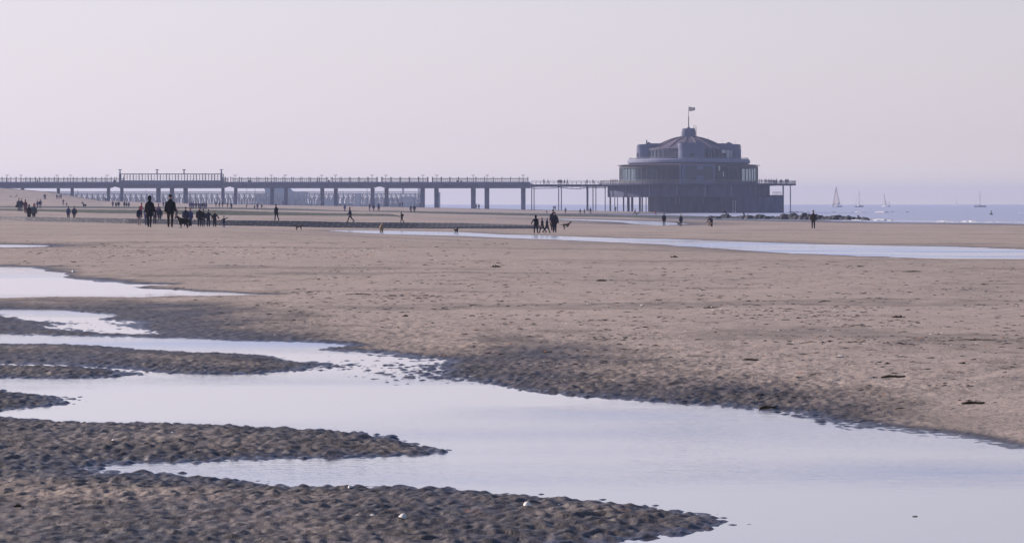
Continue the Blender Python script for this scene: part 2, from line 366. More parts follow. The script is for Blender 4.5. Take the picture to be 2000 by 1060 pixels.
for i in range(0, len(ys), 200):
    z_, w_ = ground(XX[i:i+200].ravel(), YY[i:i+200].ravel(), CC[i:i+200].ravel())
    ZZ[i:i+200] = z_.reshape(XX[i:i+200].shape); WW[i:i+200] = w_.reshape(XX[i:i+200].shape)
def grid_mesh(name, X, Y, Z, m):
    nr, nc = X.shape; me = bpy.data.meshes.new(name)
    co = np.stack([X.ravel(), Y.ravel(), Z.ravel()], 1).astype(np.float32)
    me.vertices.add(len(co)); me.vertices.foreach_set('co', co.ravel())
    a = (np.arange(nr-1)[:,None]*nc+np.arange(nc-1)[None,:]).ravel()
    q = np.stack([a, a+1, a+1+nc, a+nc], 1).astype(np.int32)
    me.loops.add(q.size); me.loops.foreach_set('vertex_index', q.ravel())
    me.polygons.add(len(q)); me.polygons.foreach_set('loop_start', np.arange(0, q.size, 4, dtype=np.int32))
    me.polygons.foreach_set('use_smooth', np.ones(len(q), bool))
    me.update(calc_edges=True); me.validate(); me.materials.append(m); return me

def sand_material():
    m = bpy.data.materials.new('beach_sand'); m.use_nodes = True; t = m.node_tree; p = t.nodes['Principled BSDF']; N = t.nodes.new; L = t.links.new
    geo = N('ShaderNodeNewGeometry'); at = N('ShaderNodeAttribute'); at.attribute_name = 'wet'
    def noise(scale, st, det=4, rough=0.6):
        mp = N('ShaderNodeMapping'); L(geo.outputs['Position'], mp.inputs[0]); mp.inputs['Scale'].default_value = st
        n = N('ShaderNodeTexNoise'); n.inputs['Scale'].default_value = scale; n.inputs['Detail'].default_value = det; n.inputs['Roughness'].default_value = rough
        L(mp.outputs[0], n.inputs['Vector']); return n.outputs[0]
    def mixc(f, a, b):
        x = N('ShaderNodeMix'); x.data_type = 'RGBA'
        for i, v in ((0, f), (6, a), (7, b)):
            if isinstance(v, tuple): x.inputs[i].default_value = v
            elif isinstance(v, float): x.inputs[i].default_value = v
            else: L(v, x.inputs[i])
        return x.outputs[2]
    def rng(v, a, b, c=0.0, d=1.0):
        x = N('ShaderNodeMapRange'); L(v, x.inputs[0]); 
        for i, q in enumerate((a, b, c, d)): x.inputs[i+1].default_value = q
        return x.outputs[0]
    big = noise(0.16, (0.8, 0.30, 1), 5, 0.65); mid = noise(1.6, (1, 0.35, 1), 5, 0.7); fine = noise(26, (1, 0.8, 1), 3, 0.7)
    dry = mixc(rng(big, 0.35, 0.65), (0.415,0.330,0.290,1), (0.310,0.252,0.230,1))
    dry = mixc(rng(mid, 0.32, 0.68, 0, 0.6), dry, (0.455,0.368,0.325,1))
    wetc = mixc(rng(mid, 0.3, 0.7), (0.034,0.028,0.026,1), (0.070,0.056,0.050,1))
    wf = mth('MULTIPLY_ADD', mth('SUBTRACT', noise(2.2, (1,0.6,1)), 0.5, tree=t), 0.5, at.outputs['Fac'], tree=t)
    wf = rng(wf, 0.15, 0.60)
    c = mixc(wf, dry, wetc)
    # wrack: thin broken dark lines of dried weed and grit left along the tide lines
    patch = rng(noise(0.09, (0.7, 1.2, 1), 3), 0.42, 0.60)
    streak = mth('MAXIMUM', rng(noise(7.0, (0.35, 0.8, 1), 5, 0.8), 0.54, 0.62), rng(noise(2.4, (1.3, 0.30, 1), 6, 0.82), 0.545, 0.63), tree=t)
    sp = mth('MULTIPLY', mth('MULTIPLY', streak, mth('MULTIPLY_ADD', patch, 0.8, 0.2, tree=t), tree=t), 0.75, tree=t)
    c = mixc(sp, c, (0.06,0.045,0.038,1))
    rust = mth('MULTIPLY', rng(noise(5.0, (0.6, 0.6, 1), 4, 0.8), 0.66, 0.72), patch, tree=t)
    c = mixc(mth('MULTIPLY', rust, 0.5, tree=t), c, (0.36,0.17,0.09,1))
    c = mixc(rng(fine, 0.35, 0.75, 0, 0.42), c, (0.10,0.08,0.08,1))
    L(c, p.inputs['Base Color'])
    L(rng(at.outputs['Fac'], 0.22, 0.9, 0.85, 0.28), p.inputs['Roughness']); L(rng(at.outputs['Fac'], 0.22, 0.9, 0.15, 0.6), p.inputs['Specular IOR Level'])
    b = N('ShaderNodeBump'); b.inputs['Strength'].default_value = 0.55; b.inputs['Distance'].default_value = 0.02; L(fine, b.inputs['Height'])
    b2 = N('ShaderNodeBump'); b2.inputs['Strength'].default_value = 0.6; b2.inputs['Distance'].default_value = 0.07; L(noise(2.6, (0.6, 0.7, 1), 5, 0.65), b2.inputs['Height']); L(b.outputs[0], b2.inputs['Normal'])
    L(b2.outputs[0], p.inputs['Normal'])
    return m
bm_ = grid_mesh('beach', XX, YY, ZZ+CZ, sand_material())
at_ = bm_.attributes.new('wet', 'FLOAT', 'POINT'); at_.data.foreach_set('value', WW.ravel().astype(np.float32))
beach = link('beach', bm_); tag(beach, kind='structure')

# ------------------------------------------------------------------ water
def water_material(name, deep, rip=1.0, gl=(0.96,0.96,0.98,1), rough0=0.015, sea=False):
    m = bpy.data.materials.new(name); m.use_nodes = True; t = m.node_tree; t.nodes.clear(); N = t.nodes.new; L = t.links.new
    o = N('ShaderNodeOutputMaterial'); geo = N('ShaderNodeNewGeometry')
    def noise(scale, st, det=4, rough=0.6):
        mp = N('ShaderNodeMapping'); L(geo.outputs['Position'], mp.inputs[0]); mp.inputs['Scale'].default_value = st
        n = N('ShaderNodeTexNoise'); n.inputs['Scale'].default_value = scale; n.inputs['Detail'].default_value = det; n.inputs['Roughness'].default_value = rough
        L(mp.outputs[0], n.inputs['Vector']); return n.outputs[0]
    g = N('ShaderNodeBsdfGlossy'); g.inputs['Color'].default_value = gl
    d = N('ShaderNodeBsdfDiffuse'); d.inputs['Color'].default_value = deep
    lw = N('ShaderNodeFresnel'); lw.inputs[0].default_value = 1.5
    f = mth('MINIMUM', mth('MULTIPLY_ADD', lw.outputs[0], 0.40, 0.62, tree=t), 0.97, tree=t)
    if sea: f = mth('MINIMUM', mth('MULTIPLY_ADD', lw.outputs[0], 0.5, 0.10, tree=t), 0.75, tree=t)
    mxs = N('ShaderNodeMixShader'); L(f, mxs.inputs[0]); L(d.outputs[0], mxs.inputs[1]); L(g.outputs[0], mxs.inputs[2]); L(mxs.outputs[0], o.inputs[0])
    b = N('ShaderNodeBump')
    if sea:
        h = mth('ADD', noise(0.5, (0.35,1,1), 5, 0.6), mth('MULTIPLY', noise(0.07, (0.3,1,1), 3), 1.5, tree=t), tree=t)
        L(h, b.inputs['Height']); b.inputs['Strength'].default_value = 1.0; b.inputs['Distance'].default_value = 0.45
        g.inputs['Roughness'].default_value = 0.32
    else:
        band = N('ShaderNodeMapRange'); L(noise(0.10, (0.45, 1.5, 1), 3, 0.5), band.inputs[0]); band.inputs[1].default_value = 0.47; band.inputs[2].default_value = 0.66
        sx = N('ShaderNodeSeparateXYZ'); L(geo.outputs['Position'], sx.inputs[0])
        def gust(cx, cy, wx, wy):
            a = mth('POWER', mth('DIVIDE', mth('SUBTRACT', sx.outputs[0], cx, tree=t), wx, tree=t), 2.0, tree=t); c = mth('POWER', mth('DIVIDE', mth('SUBTRACT', sx.outputs[1], cy, tree=t), wy, tree=t), 2.0, tree=t)
            return mth('EXPONENT', mth('MULTIPLY', mth('ADD', a, c, tree=t), -1.0, tree=t), tree=t)
        wind = mth('MINIMUM', mth('ADD', band.outputs[0], mth('MULTIPLY', mth('ADD', gust(1.0, 21.8, 1.9, 0.9), gust(2.6, 16.6, 1.0, 0.9), tree=t), noise(1.5, (0.5,1,1), 4), tree=t), tree=t), 1.0, tree=t)
        h = mth('MULTIPLY', noise(11, (0.6,1,1), 3), mth('MULTIPLY_ADD', wind, 1.0, 0.02, tree=t), tree=t)
        L(h, b.inputs['Height']); b.inputs['Strength'].default_value = 0.7; b.inputs['Distance'].default_value = 0.014*rip
        L(mth('MULTIPLY_ADD', wind, 0.22, rough0, tree=t), g.inputs['Roughness'])
    L(b.outputs[0], g.inputs['Normal'])
    return m
WM = water_material('pool_water', (0.16,0.15,0.17,1))
WM2 = water_material('channel_water', (0.14,0.14,0.18,1), 3.0, rough0=0.13)
def poly_sheet(name, poly, z, m, grow):
    c = Vector((sum(p[0] for p in poly)/len(poly), sum(p[1] for p in poly)/len(poly)))
    n = len(poly); out = []
    for i in range(n):
        a = Vector(poly[i-1]); b = Vector(poly[i]); c2 = Vector(poly[(i+1)%n])
        d1 = (b-a).normalized(); d2 = (c2-b).normalized(); nn = Vector((d1.y+d2.y, -(d1.x+d2.x)))
        nn = nn.normalized() if nn.length > 1e-6 else Vector((0,0)); out.append(b+nn*grow)
    bm = bmesh.new(); vs = [bm.verts.new((p.x, p.y, z+CZ)) for p in out]; f = bm.faces.new(vs)
    bm.normal_update()
    if f.normal.z < 0: f.normal_flip()
    bmesh.ops.triangulate(bm, faces=[f]); me = bpy.data.meshes.new(name); bm.to_mesh(me); me.materials.append(m)
    return tag(link(name, me), kind='structure')
def area2(p): return sum(p[i][0]*p[(i+1)%len(p)][1]-p[(i+1)%len(p)][0]*p[i][1] for i in range(len(p)))
def ccw(p): return p if area2(p) > 0 else p[::-1]
tag(MB().add([(-125,2,LEV1+CZ),(125,2,LEV1+CZ),(125,78,LEV1+CZ),(-125,78,LEV1+CZ)], [(0,1,2,3)]).build('tidal_pool_water', WM), kind='structure')
poly_sheet('channel_water', ccw(W2W), LEV2, WM2, 1.2)
poly_sheet('puddle_water', ccw(W3W), LEV3, WM2, 0.5)
poly_sheet('puddle_water', ccw(W4W), LEV4, WM2, 3.0)
SEA = water_material('sea_water', (0.38,0.375,0.43,1), sea=True, gl=(0.92,0.90,0.97,1))
tag(MB().add([(-3900,330,0),(3900,330,0),(3900,6300,0),(-3900,6300,0)], [(0,1,2,3)]).build('sea', SEA), kind='structure')
# ================================================================== PIER (all of it stands about 930 m away)
PD = 930.0; s_ = F/PD
def PX(px): return (px-1000)/s_
def PZ(py): return (HZ-py)/s_+CZ
def gnd(px, D=PD): return gz((px-1000)*D/F, D)+CZ
pier = empty('pier_walkway', (PX(533), PD, 0)); ox = PX(533)
tag(pier, 'long concrete promenade pier on square pillars with railings running over the beach', 'pier')
def LX(px): return PX(px)-ox
# deck girder with a projecting walkway slab
gaps_peak = [(212,238),(435,461),(727.5,754)]
g = MB()
pts_top = PZ(361.2); bot = PZ(367.8)
edges = [-60,44,141,212,238,435,461,558,656,727.5,754,853,951,1021,1036]
prev = -60
for a, b in gaps_peak+[(1036,1036)]:
    g.box(LX(prev), LX(a), -3.6, 3.6, bot, pts_top)
    if b > a: g.prism([(LX(a),bot),(LX((a+b)/2)-0.5,PZ(364.6)),(LX((a+b)/2)+0.5,PZ(364.6)),(LX(b),bot),(LX(b),pts_top),(LX(a),pts_top)], -3.59, 3.59)
    prev = b
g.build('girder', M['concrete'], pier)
d = MB(); d.box(LX(-60), LX(1036), -4.2, 4.2, pts_top+0.003, PZ(359.4)); d.box(LX(-60), LX(1036), -4.02, -3.85, PZ(359.4)+0.003, PZ(356.2)); d.box(LX(-60), LX(1036), 3.85, 4.02, PZ(359.4)+0.003, PZ(356.2))
d.box(LX(-60), LX(1036), -4.1, -3.78, PZ(356.2)+0.003, PZ(355.6))
x = -60
while x < 1036:
    d.box(LX(x)-0.10, LX(x)+0.10, -4.10, -4.023, PZ(359.4)+0.004, PZ(356.2)); x += 8.86
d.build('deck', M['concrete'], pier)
# raised viewing section
r = MB(); r.box(LX(238.5), LX(435), -4.16, -4.105, PZ(359.4)+0.005, PZ(352.8)); r.box(LX(238.5), LX(435), 4.105, 4.16, PZ(359.4)+0.005, PZ(352.8)); r.box(LX(238.5), LX(435), -4.28, -4.165, PZ(353.6), PZ(352.6))
r.box(LX(238.5)-0.1, LX(238.5)+0.1, -4.1, 4.1, PZ(359.4)+0.006, PZ(352.9)); r.box(LX(435)-0.1, LX(435)+0.1, -4.1, 4.1, PZ(359.4)+0.006, PZ(352.9))
for x in range(318, 365, 9): r.box(LX(x), LX(x+5), -4.29, -4.165, PZ(359.2), PZ(358.6))
r.build('raised_parapet', M['concrete'], pier)
# pillars
for px, w in ((44,4.6),(114,4.6),(141,4.8),(212,5.0),(238,5.0),(309.5,7.4),(336,7.2),(362.5,7.6),(435.5,5.4),(460.5,5.8),(531.5,6.6),(558.5,6.6),(629.5,7.2),(656,7.4),(727.8,7.6),(755,8.0),(825.5,8.4),(852.5,8.4),(924.5,9.2),(951,9.2),(1022,8.8)):
    b = MB(); z0 = gnd(px)-1.2; w = (w-0.3)/s_/2; wt = w*(1.0 if px < 800 else 1.06); xc = LX(px)
    b.add([(xc-w,-0.9,z0),(xc+w,-0.9,z0),(xc+w,0.9,z0),(xc-w,0.9,z0),(xc-wt,-1.2,bot-0.003),(xc+wt,-1.2,bot-0.003),(xc+wt,1.2,bot-0.003),(xc-wt,1.2,bot-0.003)],
          [(0,3,2,1),(4,5,6,7),(0,1,5,4),(1,2,6,5),(2,3,7,6),(3,0,4,7)])
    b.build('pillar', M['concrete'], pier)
# balustrades, one per railed section and side
secs = [(-60,25.5),(36.5,220.5),(230,238),(437,443),(453,639),(648,736.5),(746,835.5),(845,1031)]
for a, b in secs:
    for y in (-3.95, 3.95):
        q = MB(); xa, xb = LX(a), LX(b); z0 = PZ(355.6)
        q.box(xa, xb, y-0.07, y+0.07, PZ(349.4), PZ(348.2)); q.box(xa, xb, y-0.03, y+0.03, PZ(352.3), PZ(351.9)); q.box(xa, xb, y-0.03, y+0.03, PZ(354.6), PZ(354.2))
        n = max(1, round((b-a)/17.7)); 
        for i in range(n+1):
            xx = xa+(xb-xa)*i/n; q.box(xx-0.13, xx+0.13, y-0.13, y+0.13, z0-0.3, PZ(346.4)); q.box(xx-0.07, xx+0.07, y-0.07, y+0.07, PZ(346.4), PZ(345.4))
            if i < n:
                for j in (1, 2, 3):
                    xm = xx+(xb-xa)/n*j/4; q.box(xm-0.035, xm+0.035, y-0.035, y+0.035, z0-0.3, PZ(349.4))
        q.build('balustrade', M['rail_white'], pier)
for y in (-4.0, 4.0):
    q = MB(); xa, xb = LX(239.5), LX(434)
    q.box(xa, xb, y-0.08, y+0.08, PZ(340.8), PZ(339.4)); q.box(xa, xb, y-0.02, y+0.02, PZ(345.2), PZ(345.0)); q.box(xa, xb, y-0.02, y+0.02, PZ(349.2), PZ(349.0))
    n = 33
    for i in range(n+1):
        xx = xa+(xb-xa)*i/n; w = 0.13 if i % 3 == 0 else 0.05
        q.box(xx-w, xx+w, y-w, y+w, PZ(353), PZ(340)); 
        if i in (6, 15, 27): q.box(xx-0.06, xx+0.06, y-0.06, y+0.06, PZ(340), PZ(338))
    q.build('tall_balustrade', M['rail_white'], pier)
for px in (238, 310, 362.5, 435):
    for y in ((-4.45,) if px in (310,362.5) else (-4.45,)):
        q = MB(); xc = LX(px); z0 = PZ(357) if px in (238,435) else PZ(341)
        w0 = 0.42 if px in (238,435) else 0.30
        q.rings([(xc,y,z0,w0,w0*0.7),(xc,y,PZ(341),w0*0.85,w0*0.6),(xc,y,PZ(335),0.2,0.2),(xc,y,PZ(333.0),0.16,0.16),(xc,y,PZ(332.4),0.55,0.4),(xc,y,PZ(331.4),0.62,0.45),(xc,y,PZ(331.0),0.3,0.25)], 12)
        q.build('lamp_pylon', M['concrete'], pier)
# street lamps on the pier: twin saucer heads on a post
def make_lamp():
    root = empty('pier_lamp', (0,0,0))
    p = MB(); p.lathe([(0.16,0.0),(0.16,0.4),(0.09,0.5),(0.07,2.0),(0.12,2.15)], n=10); p.tube([(-0.42,0,2.2),(0,0,2.08),(0.42,0,2.2)], 0.05, 6); po_ = p.build('post', M['steel'], root)
    for sx in (-1, 1):
        h = MB(); h.lathe([(0.06,2.14),(0.26,2.22),(0.28,2.27),(0.1,2.34)], cx=sx*0.32, n=12); h.build('lamp_head', M['steel'], po_)
    return root
def copy_tree(o, parent=None):
    c = o.copy(); COL.objects.link(c)
    if parent is not None: c.parent = parent
    for ch in list(o.children): copy_tree(ch, c)
    return c
lamp0 = make_lamp(); lpx = [17.5,44.5,114.5,141,212,461,531.5,558.5,629.5,656.5,727.5,754.5,826.5,853.5,924.5,951.5,1021.5]
left_n = 0; right_n = 0
for i, px in enumerate(lpx):
    o = lamp0 if i == 0 else copy_tree(lamp0); o.location = (PX(px), PD-3.4, PZ(355.6))
    if px < 230: left_n += 1; lb = ordn(left_n-1)+' twin headed lamp from the left end of the pier'
    else: right_n += 1; lb = ordn(right_n-1)+' twin headed lamp to the right of the raised railing section'
    tag(o, lb, 'street lamp', 'twin headed lamps along the pier')

# --- slender link bridge
br = empty('link_bridge', (PX(1110), PD, 0)); bx = PX(1110); BX = lambda px: PX(px)-bx
tag(br, 'thin steel footbridge linking the concrete pier to the round pavilion', 'bridge')
b = MB(); b.box(BX(1036.5), BX(1189), -1.9, 1.9, PZ(362.8), PZ(360.6)); b.box(BX(1036.5), BX(1189), -1.95, -1.91, PZ(362.9), PZ(360.3)); b.box(BX(1037), BX(1188), -0.7, 0.7, PZ(365.0), PZ(362.9)); b.build('bridge_deck', M['concrete_dark'], br)
b = MB(); b.box(BX(1036.4), BX(1041), -2.6, 2.6, PZ(366.5), PZ(359)); b.build('abutment', M['concrete'], br)
for y in (-1.85, 1.85):
    q = MB(); q.box(BX(1038), BX(1170), y-0.05, y+0.05, PZ(354.6), PZ(353.8)); q.box(BX(1038), BX(1170), y-0.02, y+0.02, PZ(357.2), PZ(357.0))
    for i in range(16): xx = BX(1038)+(BX(1170)-BX(1038))*i/15; q.box(xx-0.05, xx+0.05, y-0.05, y+0.05, PZ(360.6), PZ(354))
    q.build('handrail', M['rail_white'], br)
q = MB(); q.tube([(BX(1040),-1.2,PZ(368.2)),(BX(1085),-1.2,PZ(367.6)),(BX(1091),-1.2,PZ(365.5)),(BX(1100),-1.2,PZ(366.5)),(BX(1112),-1.2,PZ(368.2)),(BX(1130),-1.2,PZ(369.2)),(BX(1146),-1.2,PZ(366.4)),(BX(1184),-1.2,PZ(366.8))], 0.11, 6)
rr = random.Random(3)
for i in range(26):
    px = rr.uniform(1045,1185); q.tube([(BX(px),-1.2,PZ(363)),(BX(px),-1.2,PZ(367+rr.random()*3))], 0.04, 4)
q.build('hanging_pipe', M['concrete_dark'], br)
for i in range(8):
    px = 1045+i*9.0 if i < 5 else (1136, 1137.5, 1100)[i-5]
    MB().box(BX(px)-0.10, BX(px)+0.10, -1.99, -1.952, PZ(362.2), PZ(361.0)).build('deck_light', M['lightbox_glint'], br)
for px, w, y in ((1038.5,1.8,-1),(1043.2,1.7,1),(1091,1.8,-1),(1096.5,1.9,1),(1147.3,4.0,0),(1158,1.9,-1),(1164,1.7,1),(1182,1.7,0)):
    z0 = gnd(px)-1.0; w = w/s_/2; c = MB(); c.lathe([(w*(1.25 if px == 1147.3 else 1),z0),(w,z0+3 if px == 1147.3 else z0+1),(w,PZ(365))], cx=BX(px), cy=y, n=12); c.build('column', M['concrete_dark'], br)

# ================================================================== PAVILION
CX = PX(1345); pv = empty('pier_pavilion', (CX, PD, 0))
tag(pv, 'round domed pavilion with glazed drum, terraces and flag at the seaward pier end', 'pavilion')
def VX(px): return PX(px)-CX
def rad(px): return px/s_
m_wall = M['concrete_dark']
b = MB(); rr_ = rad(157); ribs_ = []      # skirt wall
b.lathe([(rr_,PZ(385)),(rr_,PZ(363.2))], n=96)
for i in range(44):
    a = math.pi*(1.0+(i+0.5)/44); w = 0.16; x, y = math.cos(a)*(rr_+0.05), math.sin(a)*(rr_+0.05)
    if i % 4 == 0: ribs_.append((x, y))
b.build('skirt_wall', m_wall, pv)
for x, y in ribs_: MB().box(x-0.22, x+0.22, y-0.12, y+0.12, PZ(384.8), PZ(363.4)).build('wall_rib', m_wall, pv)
# solid base below, straight sided with rounded corners
def rrect(x0, x1, y0, y1, r, n=6):
    pts = []
    for cx, cy, a0 in ((x1-r,y0+r,-90),(x1-r,y1-r,0),(x0+r,y1-r,90),(x0+r,y0+r,180)):
        for i in range(n+1): a = R(a0+90*i/n); pts.append((cx+r*math.cos(a), cy+r*math.sin(a)))
    return pts
def extrude_xy(b, pts, z0, z1):
    n = len(pts); b.add([(x,y,z0) for x,y in pts]+[(x,y,z1) for x,y in pts], [tuple(range(n-1,-1,-1)), tuple(range(n,2*n))]+[(i,(i+1)%n,(i+1)%n+n,i+n) for i in range(n)]); return b
zb = PZ(417)-1.5
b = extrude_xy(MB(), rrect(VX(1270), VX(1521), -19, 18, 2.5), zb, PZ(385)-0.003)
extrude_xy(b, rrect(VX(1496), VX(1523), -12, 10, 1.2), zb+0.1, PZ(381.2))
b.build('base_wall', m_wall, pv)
for px, y in ((1313,-19.1),(1320,-19.1),(1366,-19.1),(1361.5,-19.1),(1401,-19.1)):
    MB().box(VX(px)-0.16, VX(px)+0.16, y-0.25, y+0.099, PZ(398), PZ(385.4)).build('drain_pipe', M['concrete'], pv)
for px in (1217.5,1262,1313,1366.5,1417.5,1467,1500):
    x = VX(px); y = -math.sqrt(max(rr_**2-x*x, 0)); MB().box(x-0.17, x+0.17, y-0.45, y-0.02, PZ(384.6), PZ(363.6)).build('drain_pipe', M['concrete'], pv)
for px, w in ((1191.8,3.2),(1200.5,1.6),(1205.2,1.5),(1218,3.0),(1227.5,5.2),(1235.8,4.6),(1248.2,3.8),(1254,2.8),(1262.2,1.7)):
    c = MB(); w = w/s_/2; x = VX(px); ym = min(10, math.sqrt(max((rr_-1)**2-x*x, 1))); c.lathe([(w,gnd(px)-1.2),(w,PZ(385)-0.005)], cx=x, cy=random.Random(px).uniform(-ym,ym)*0.7, n=14); c.build('column', m_wall, pv)
# platform deck
b = MB(); rd = rad(174); b.lathe([(rd-1.2,PZ(363)),(rd,PZ(361.6)),(rd,PZ(359.2)),(rd-0.3,PZ(359.0))], n=96); 
b.box(VX(1500), VX(1550.5), -7, 7, PZ(362.4), PZ(359.05)); b.box(VX(1171), VX(1192), -5, 5, PZ(362.4), PZ(359.05)); b.build('terrace_deck', M['concrete_dark'], pv)
q = MB(); n = 110
def arcpt(i, r, N_): a = 2*math.pi*i/N_; return (r*math.cos(a), r*math.sin(a))
for i in range(n):
    x, y = arcpt(i, rd-0.25, n); q.box(x-0.045, x+0.045, y-0.045, y+0.045, PZ(359), PZ(352.8))
for z in (352.9, 355.2, 357.4):
    q.tube([(*arcpt(i, rd-0.25, 72), PZ(z)) for i in range(73)], 0.045 if z > 353 else 0.07, 5)
q.build('terrace_railing', M['steel'], pv)
q = MB()
for y in (-6.9, 6.9):
    for z in (353.2, 355.4, 357.4): q.box(VX(1518), VX(1549.5), y-0.04, y+0.04, PZ(z+0.3), PZ(z-0.2))
    for i in range(12): x = VX(1518)+(VX(1549.5)-VX(1518))*i/11; q.box(x-0.05, x+0.05, y-0.05, y+0.05, PZ(359), PZ(353))
for z in (353.2, 357.4): q.box(VX(1549.5)-0.04, VX(1549.5)+0.04, -6.9, 6.9, PZ(z+0.3), PZ(z-0.2))
for i in range(6): y = -6.9+13.8*i/5; q.box(VX(1549.5)-0.06, VX(1549.5)+0.06, y-0.06, y+0.06, PZ(359), PZ(353))
for i in range(6): x = VX(1547.0)+i*0.12; q.box(x-0.02, x+0.02, -6.95, -6.9, PZ(359), PZ(353.4))
q.build('end_railing', M['rail_white'], pv)
for px, w, y in ((1528.5,2.8,-2),(1542,2.0,-3)):
    MB().lathe([(w/s_/2,zb+0.2),(w/s_/2,PZ(362.4)-0.003)], cx=VX(px), cy=y, n=14).build('column', M['concrete'], pv)
q = MB()
for z in (374.8, 376.6): q.box(VX(1504), VX(1520), -10.05, -9.97, PZ(z+0.25), PZ(z-0.15))
for i in range(8): x = VX(1504)+(VX(1520)-VX(1504))*i/7; q.box(x-0.04, x+0.04, -10.05, -9.97, PZ(381.2), PZ(374.8))
q.build('lower_railing', M['steel'], pv)
# main glazed drum
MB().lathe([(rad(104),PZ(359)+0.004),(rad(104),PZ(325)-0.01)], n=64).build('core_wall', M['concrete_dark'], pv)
rg = rad(134.5); zt, z0 = PZ(325.0), PZ(359.0)
dgz_ = MB().lathe([(rg-0.25,z0+0.003),(rg-0.25,zt)], n=96, cap=False).build('drum_glazing', M['glass_green'], pv)
q = MB(); n = 72
for i in range(n):
    a = 2*math.pi*i/n; x, y = rg*math.cos(a), rg*math.sin(a)
    q.tube([(x,y,z0+0.05),(x,y,zt-0.003)], 0.10 if i % 3 else 0.17, 4)
q.lathe([(rg+0.06,zt-0.7),(rg+0.06,zt-0.01)], n=96, cap=False); q.lathe([(rg+0.04,z0+0.1),(rg+0.04,PZ(354.5))], n=96, cap=False)
q.build('drum_mullions', M['frame_dark'], dgz_)
# opaque entrance bay facing the beach
q = MB(); yf = -rg-0.7
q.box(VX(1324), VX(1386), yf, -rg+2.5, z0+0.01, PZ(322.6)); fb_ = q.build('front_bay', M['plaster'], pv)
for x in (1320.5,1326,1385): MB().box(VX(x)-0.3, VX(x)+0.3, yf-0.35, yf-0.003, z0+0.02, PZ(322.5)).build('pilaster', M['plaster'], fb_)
fw = MB().box(VX(1331), VX(1382), yf-0.08, yf-0.003, PZ(352), PZ(326)).build('bay_window', M['glass'], fb_)
q = MB().box(VX(1351), VX(1365.5), yf-0.30, yf-0.083, z0+0.05, PZ(345)); q.build('door_surround', M['plaster'], fb_); MB().box(VX(1352), VX(1364), yf-0.2, yf-0.084, PZ(333), PZ(325.5)).build('transom_panel', M['plaster'], fb_)
for (x0,x1,y0,y1,mm) in ((1394.4,1397,326,335,'lightbox_glint'),(1402.8,1404.6,337,346,'lightbox_glint')):
    xx = VX((x0+x1)/2); yy = -math.sqrt(rg**2-xx*xx)-0.25
    MB().box(VX(x0), VX(x1), yy-0.05, yy+0.03, PZ(y1), PZ(y0)).build('painted_glint', M[mm], dgz_)  # pale strips painted in place of glints through the glazing
# brim
b = MB(); rb = rad(139.5); b.lathe([(rb-3,PZ(325.0)+0.002),(rb-0.1,PZ(323.7)),(rb,PZ(323.2)),(rb-1.0,PZ(322.4)),(rb-4.5,PZ(321.0))], n=96); b.build('brim_roof', M['roof_dark'], pv)
# rounded cornice / balcony
b = MB(); rc = rad(119.5); b.lathe([(rc-2.0,PZ(322.0)),(rc-0.5,PZ(320.4)),(rc,PZ(318.5)),(rc+0.02,PZ(314)),(rc-0.25,PZ(311.8)),(rc-0.7,PZ(311.2)),(rc-0.9,PZ(312.0))], n=96); b.build('balcony_parapet', M['plaster_light'], pv)
q = MB()
q.tube([(*arcpt(i, rc-0.6, 60), PZ(309.0)) for i in range(61)], 0.06, 5)
for i in range(60): x, y = arcpt(i, rc-0.6, 60); q.box(x-0.05, x+0.05, y-0.05, y+0.05, PZ(311.4), PZ(309))
q.build('balcony_railing', M['rail_white'], pv)
# upper storey
ru = rad(84)
ug_ = MB().lathe([(ru-0.15,PZ(311.9)),(ru-0.15,PZ(292))], n=72).build('upper_glazing', M['glass'], pv)
q = MB()
for i in range(48):
    a = 2*math.pi*i/48; x, y = ru*math.cos(a), ru*math.sin(a); q.tube([(x,y,PZ(311.8)),(x,y,PZ(292))], 0.12, 4)
q.lathe([(ru+0.06,PZ(294.5)),(ru+0.06,PZ(291.9))], n=72, cap=False); q.lathe([(ru+0.05,PZ(312)),(ru+0.05,PZ(308.5))], n=72, cap=False)
q.build('upper_mullions', M['concrete_dark'], ug_)
for x0, x1, y0, y1 in ((1403,1413,294,300),(1414.5,1421.5,294,310.5),(1423,1428,294,310)):
    xm = VX((x0+x1)/2); ym = -math.sqrt(max(ru**2-xm*xm, 0.5))-0.25
    MB().box(VX(x0), VX(x1), ym-0.05, ym+0.03, PZ(y1), PZ(y0)).build('roller_blind', M['hull_white'], ug_)
# four lobed pavilions on the axes
def lobe(ang, front=False):
    b = MB(); w = rad(25.0)
    for (rr2, z0_, z1_) in ((rad(101.5),311.6,291.6),(rad(98.6),291.6,290.7),(rad(101.5),290.7,288.6),(rad(98.6),288.6,287.7),(rad(101.3),287.7,285.6),(rad(98.6),285.6,284.7),(rad(100.8),284.7,283.2),(rad(98.5),283.2,282.2)):
        pts = [(1,-w),(rr2-2.2,-w)]+[(rr2-2.2+2.2*math.sin(R(a)), -w+2.2-2.2*math.cos(R(a))) for a in (20,40,60,80)]+[(rr2-2.2+2.2*math.sin(R(a)), w-2.2+2.2*math.cos(R(a))) for a in (80,60,40,20)]+[(rr2-2.2,w),(1,w)]
        extrude_xy(b, pts, PZ(z0_), PZ(z1_)-0.001)
    pts = [(rad(40),-w+0.4),(rad(84),-w+0.4),(rad(84),w-0.4),(rad(40),w-0.4)]
    extrude_xy(b, pts, PZ(282.2), PZ(280.6))
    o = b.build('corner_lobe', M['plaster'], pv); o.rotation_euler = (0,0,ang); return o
for a in (0, 90, 180, 270):
    o = lobe(R(a))
    q = MB(); q.box(rad(101.5)-0.02, rad(101.5)+0.06, -0.75, 0.75, PZ(308), PZ(301)); wq = q.build('window', M['glass'], o)
q = MB()
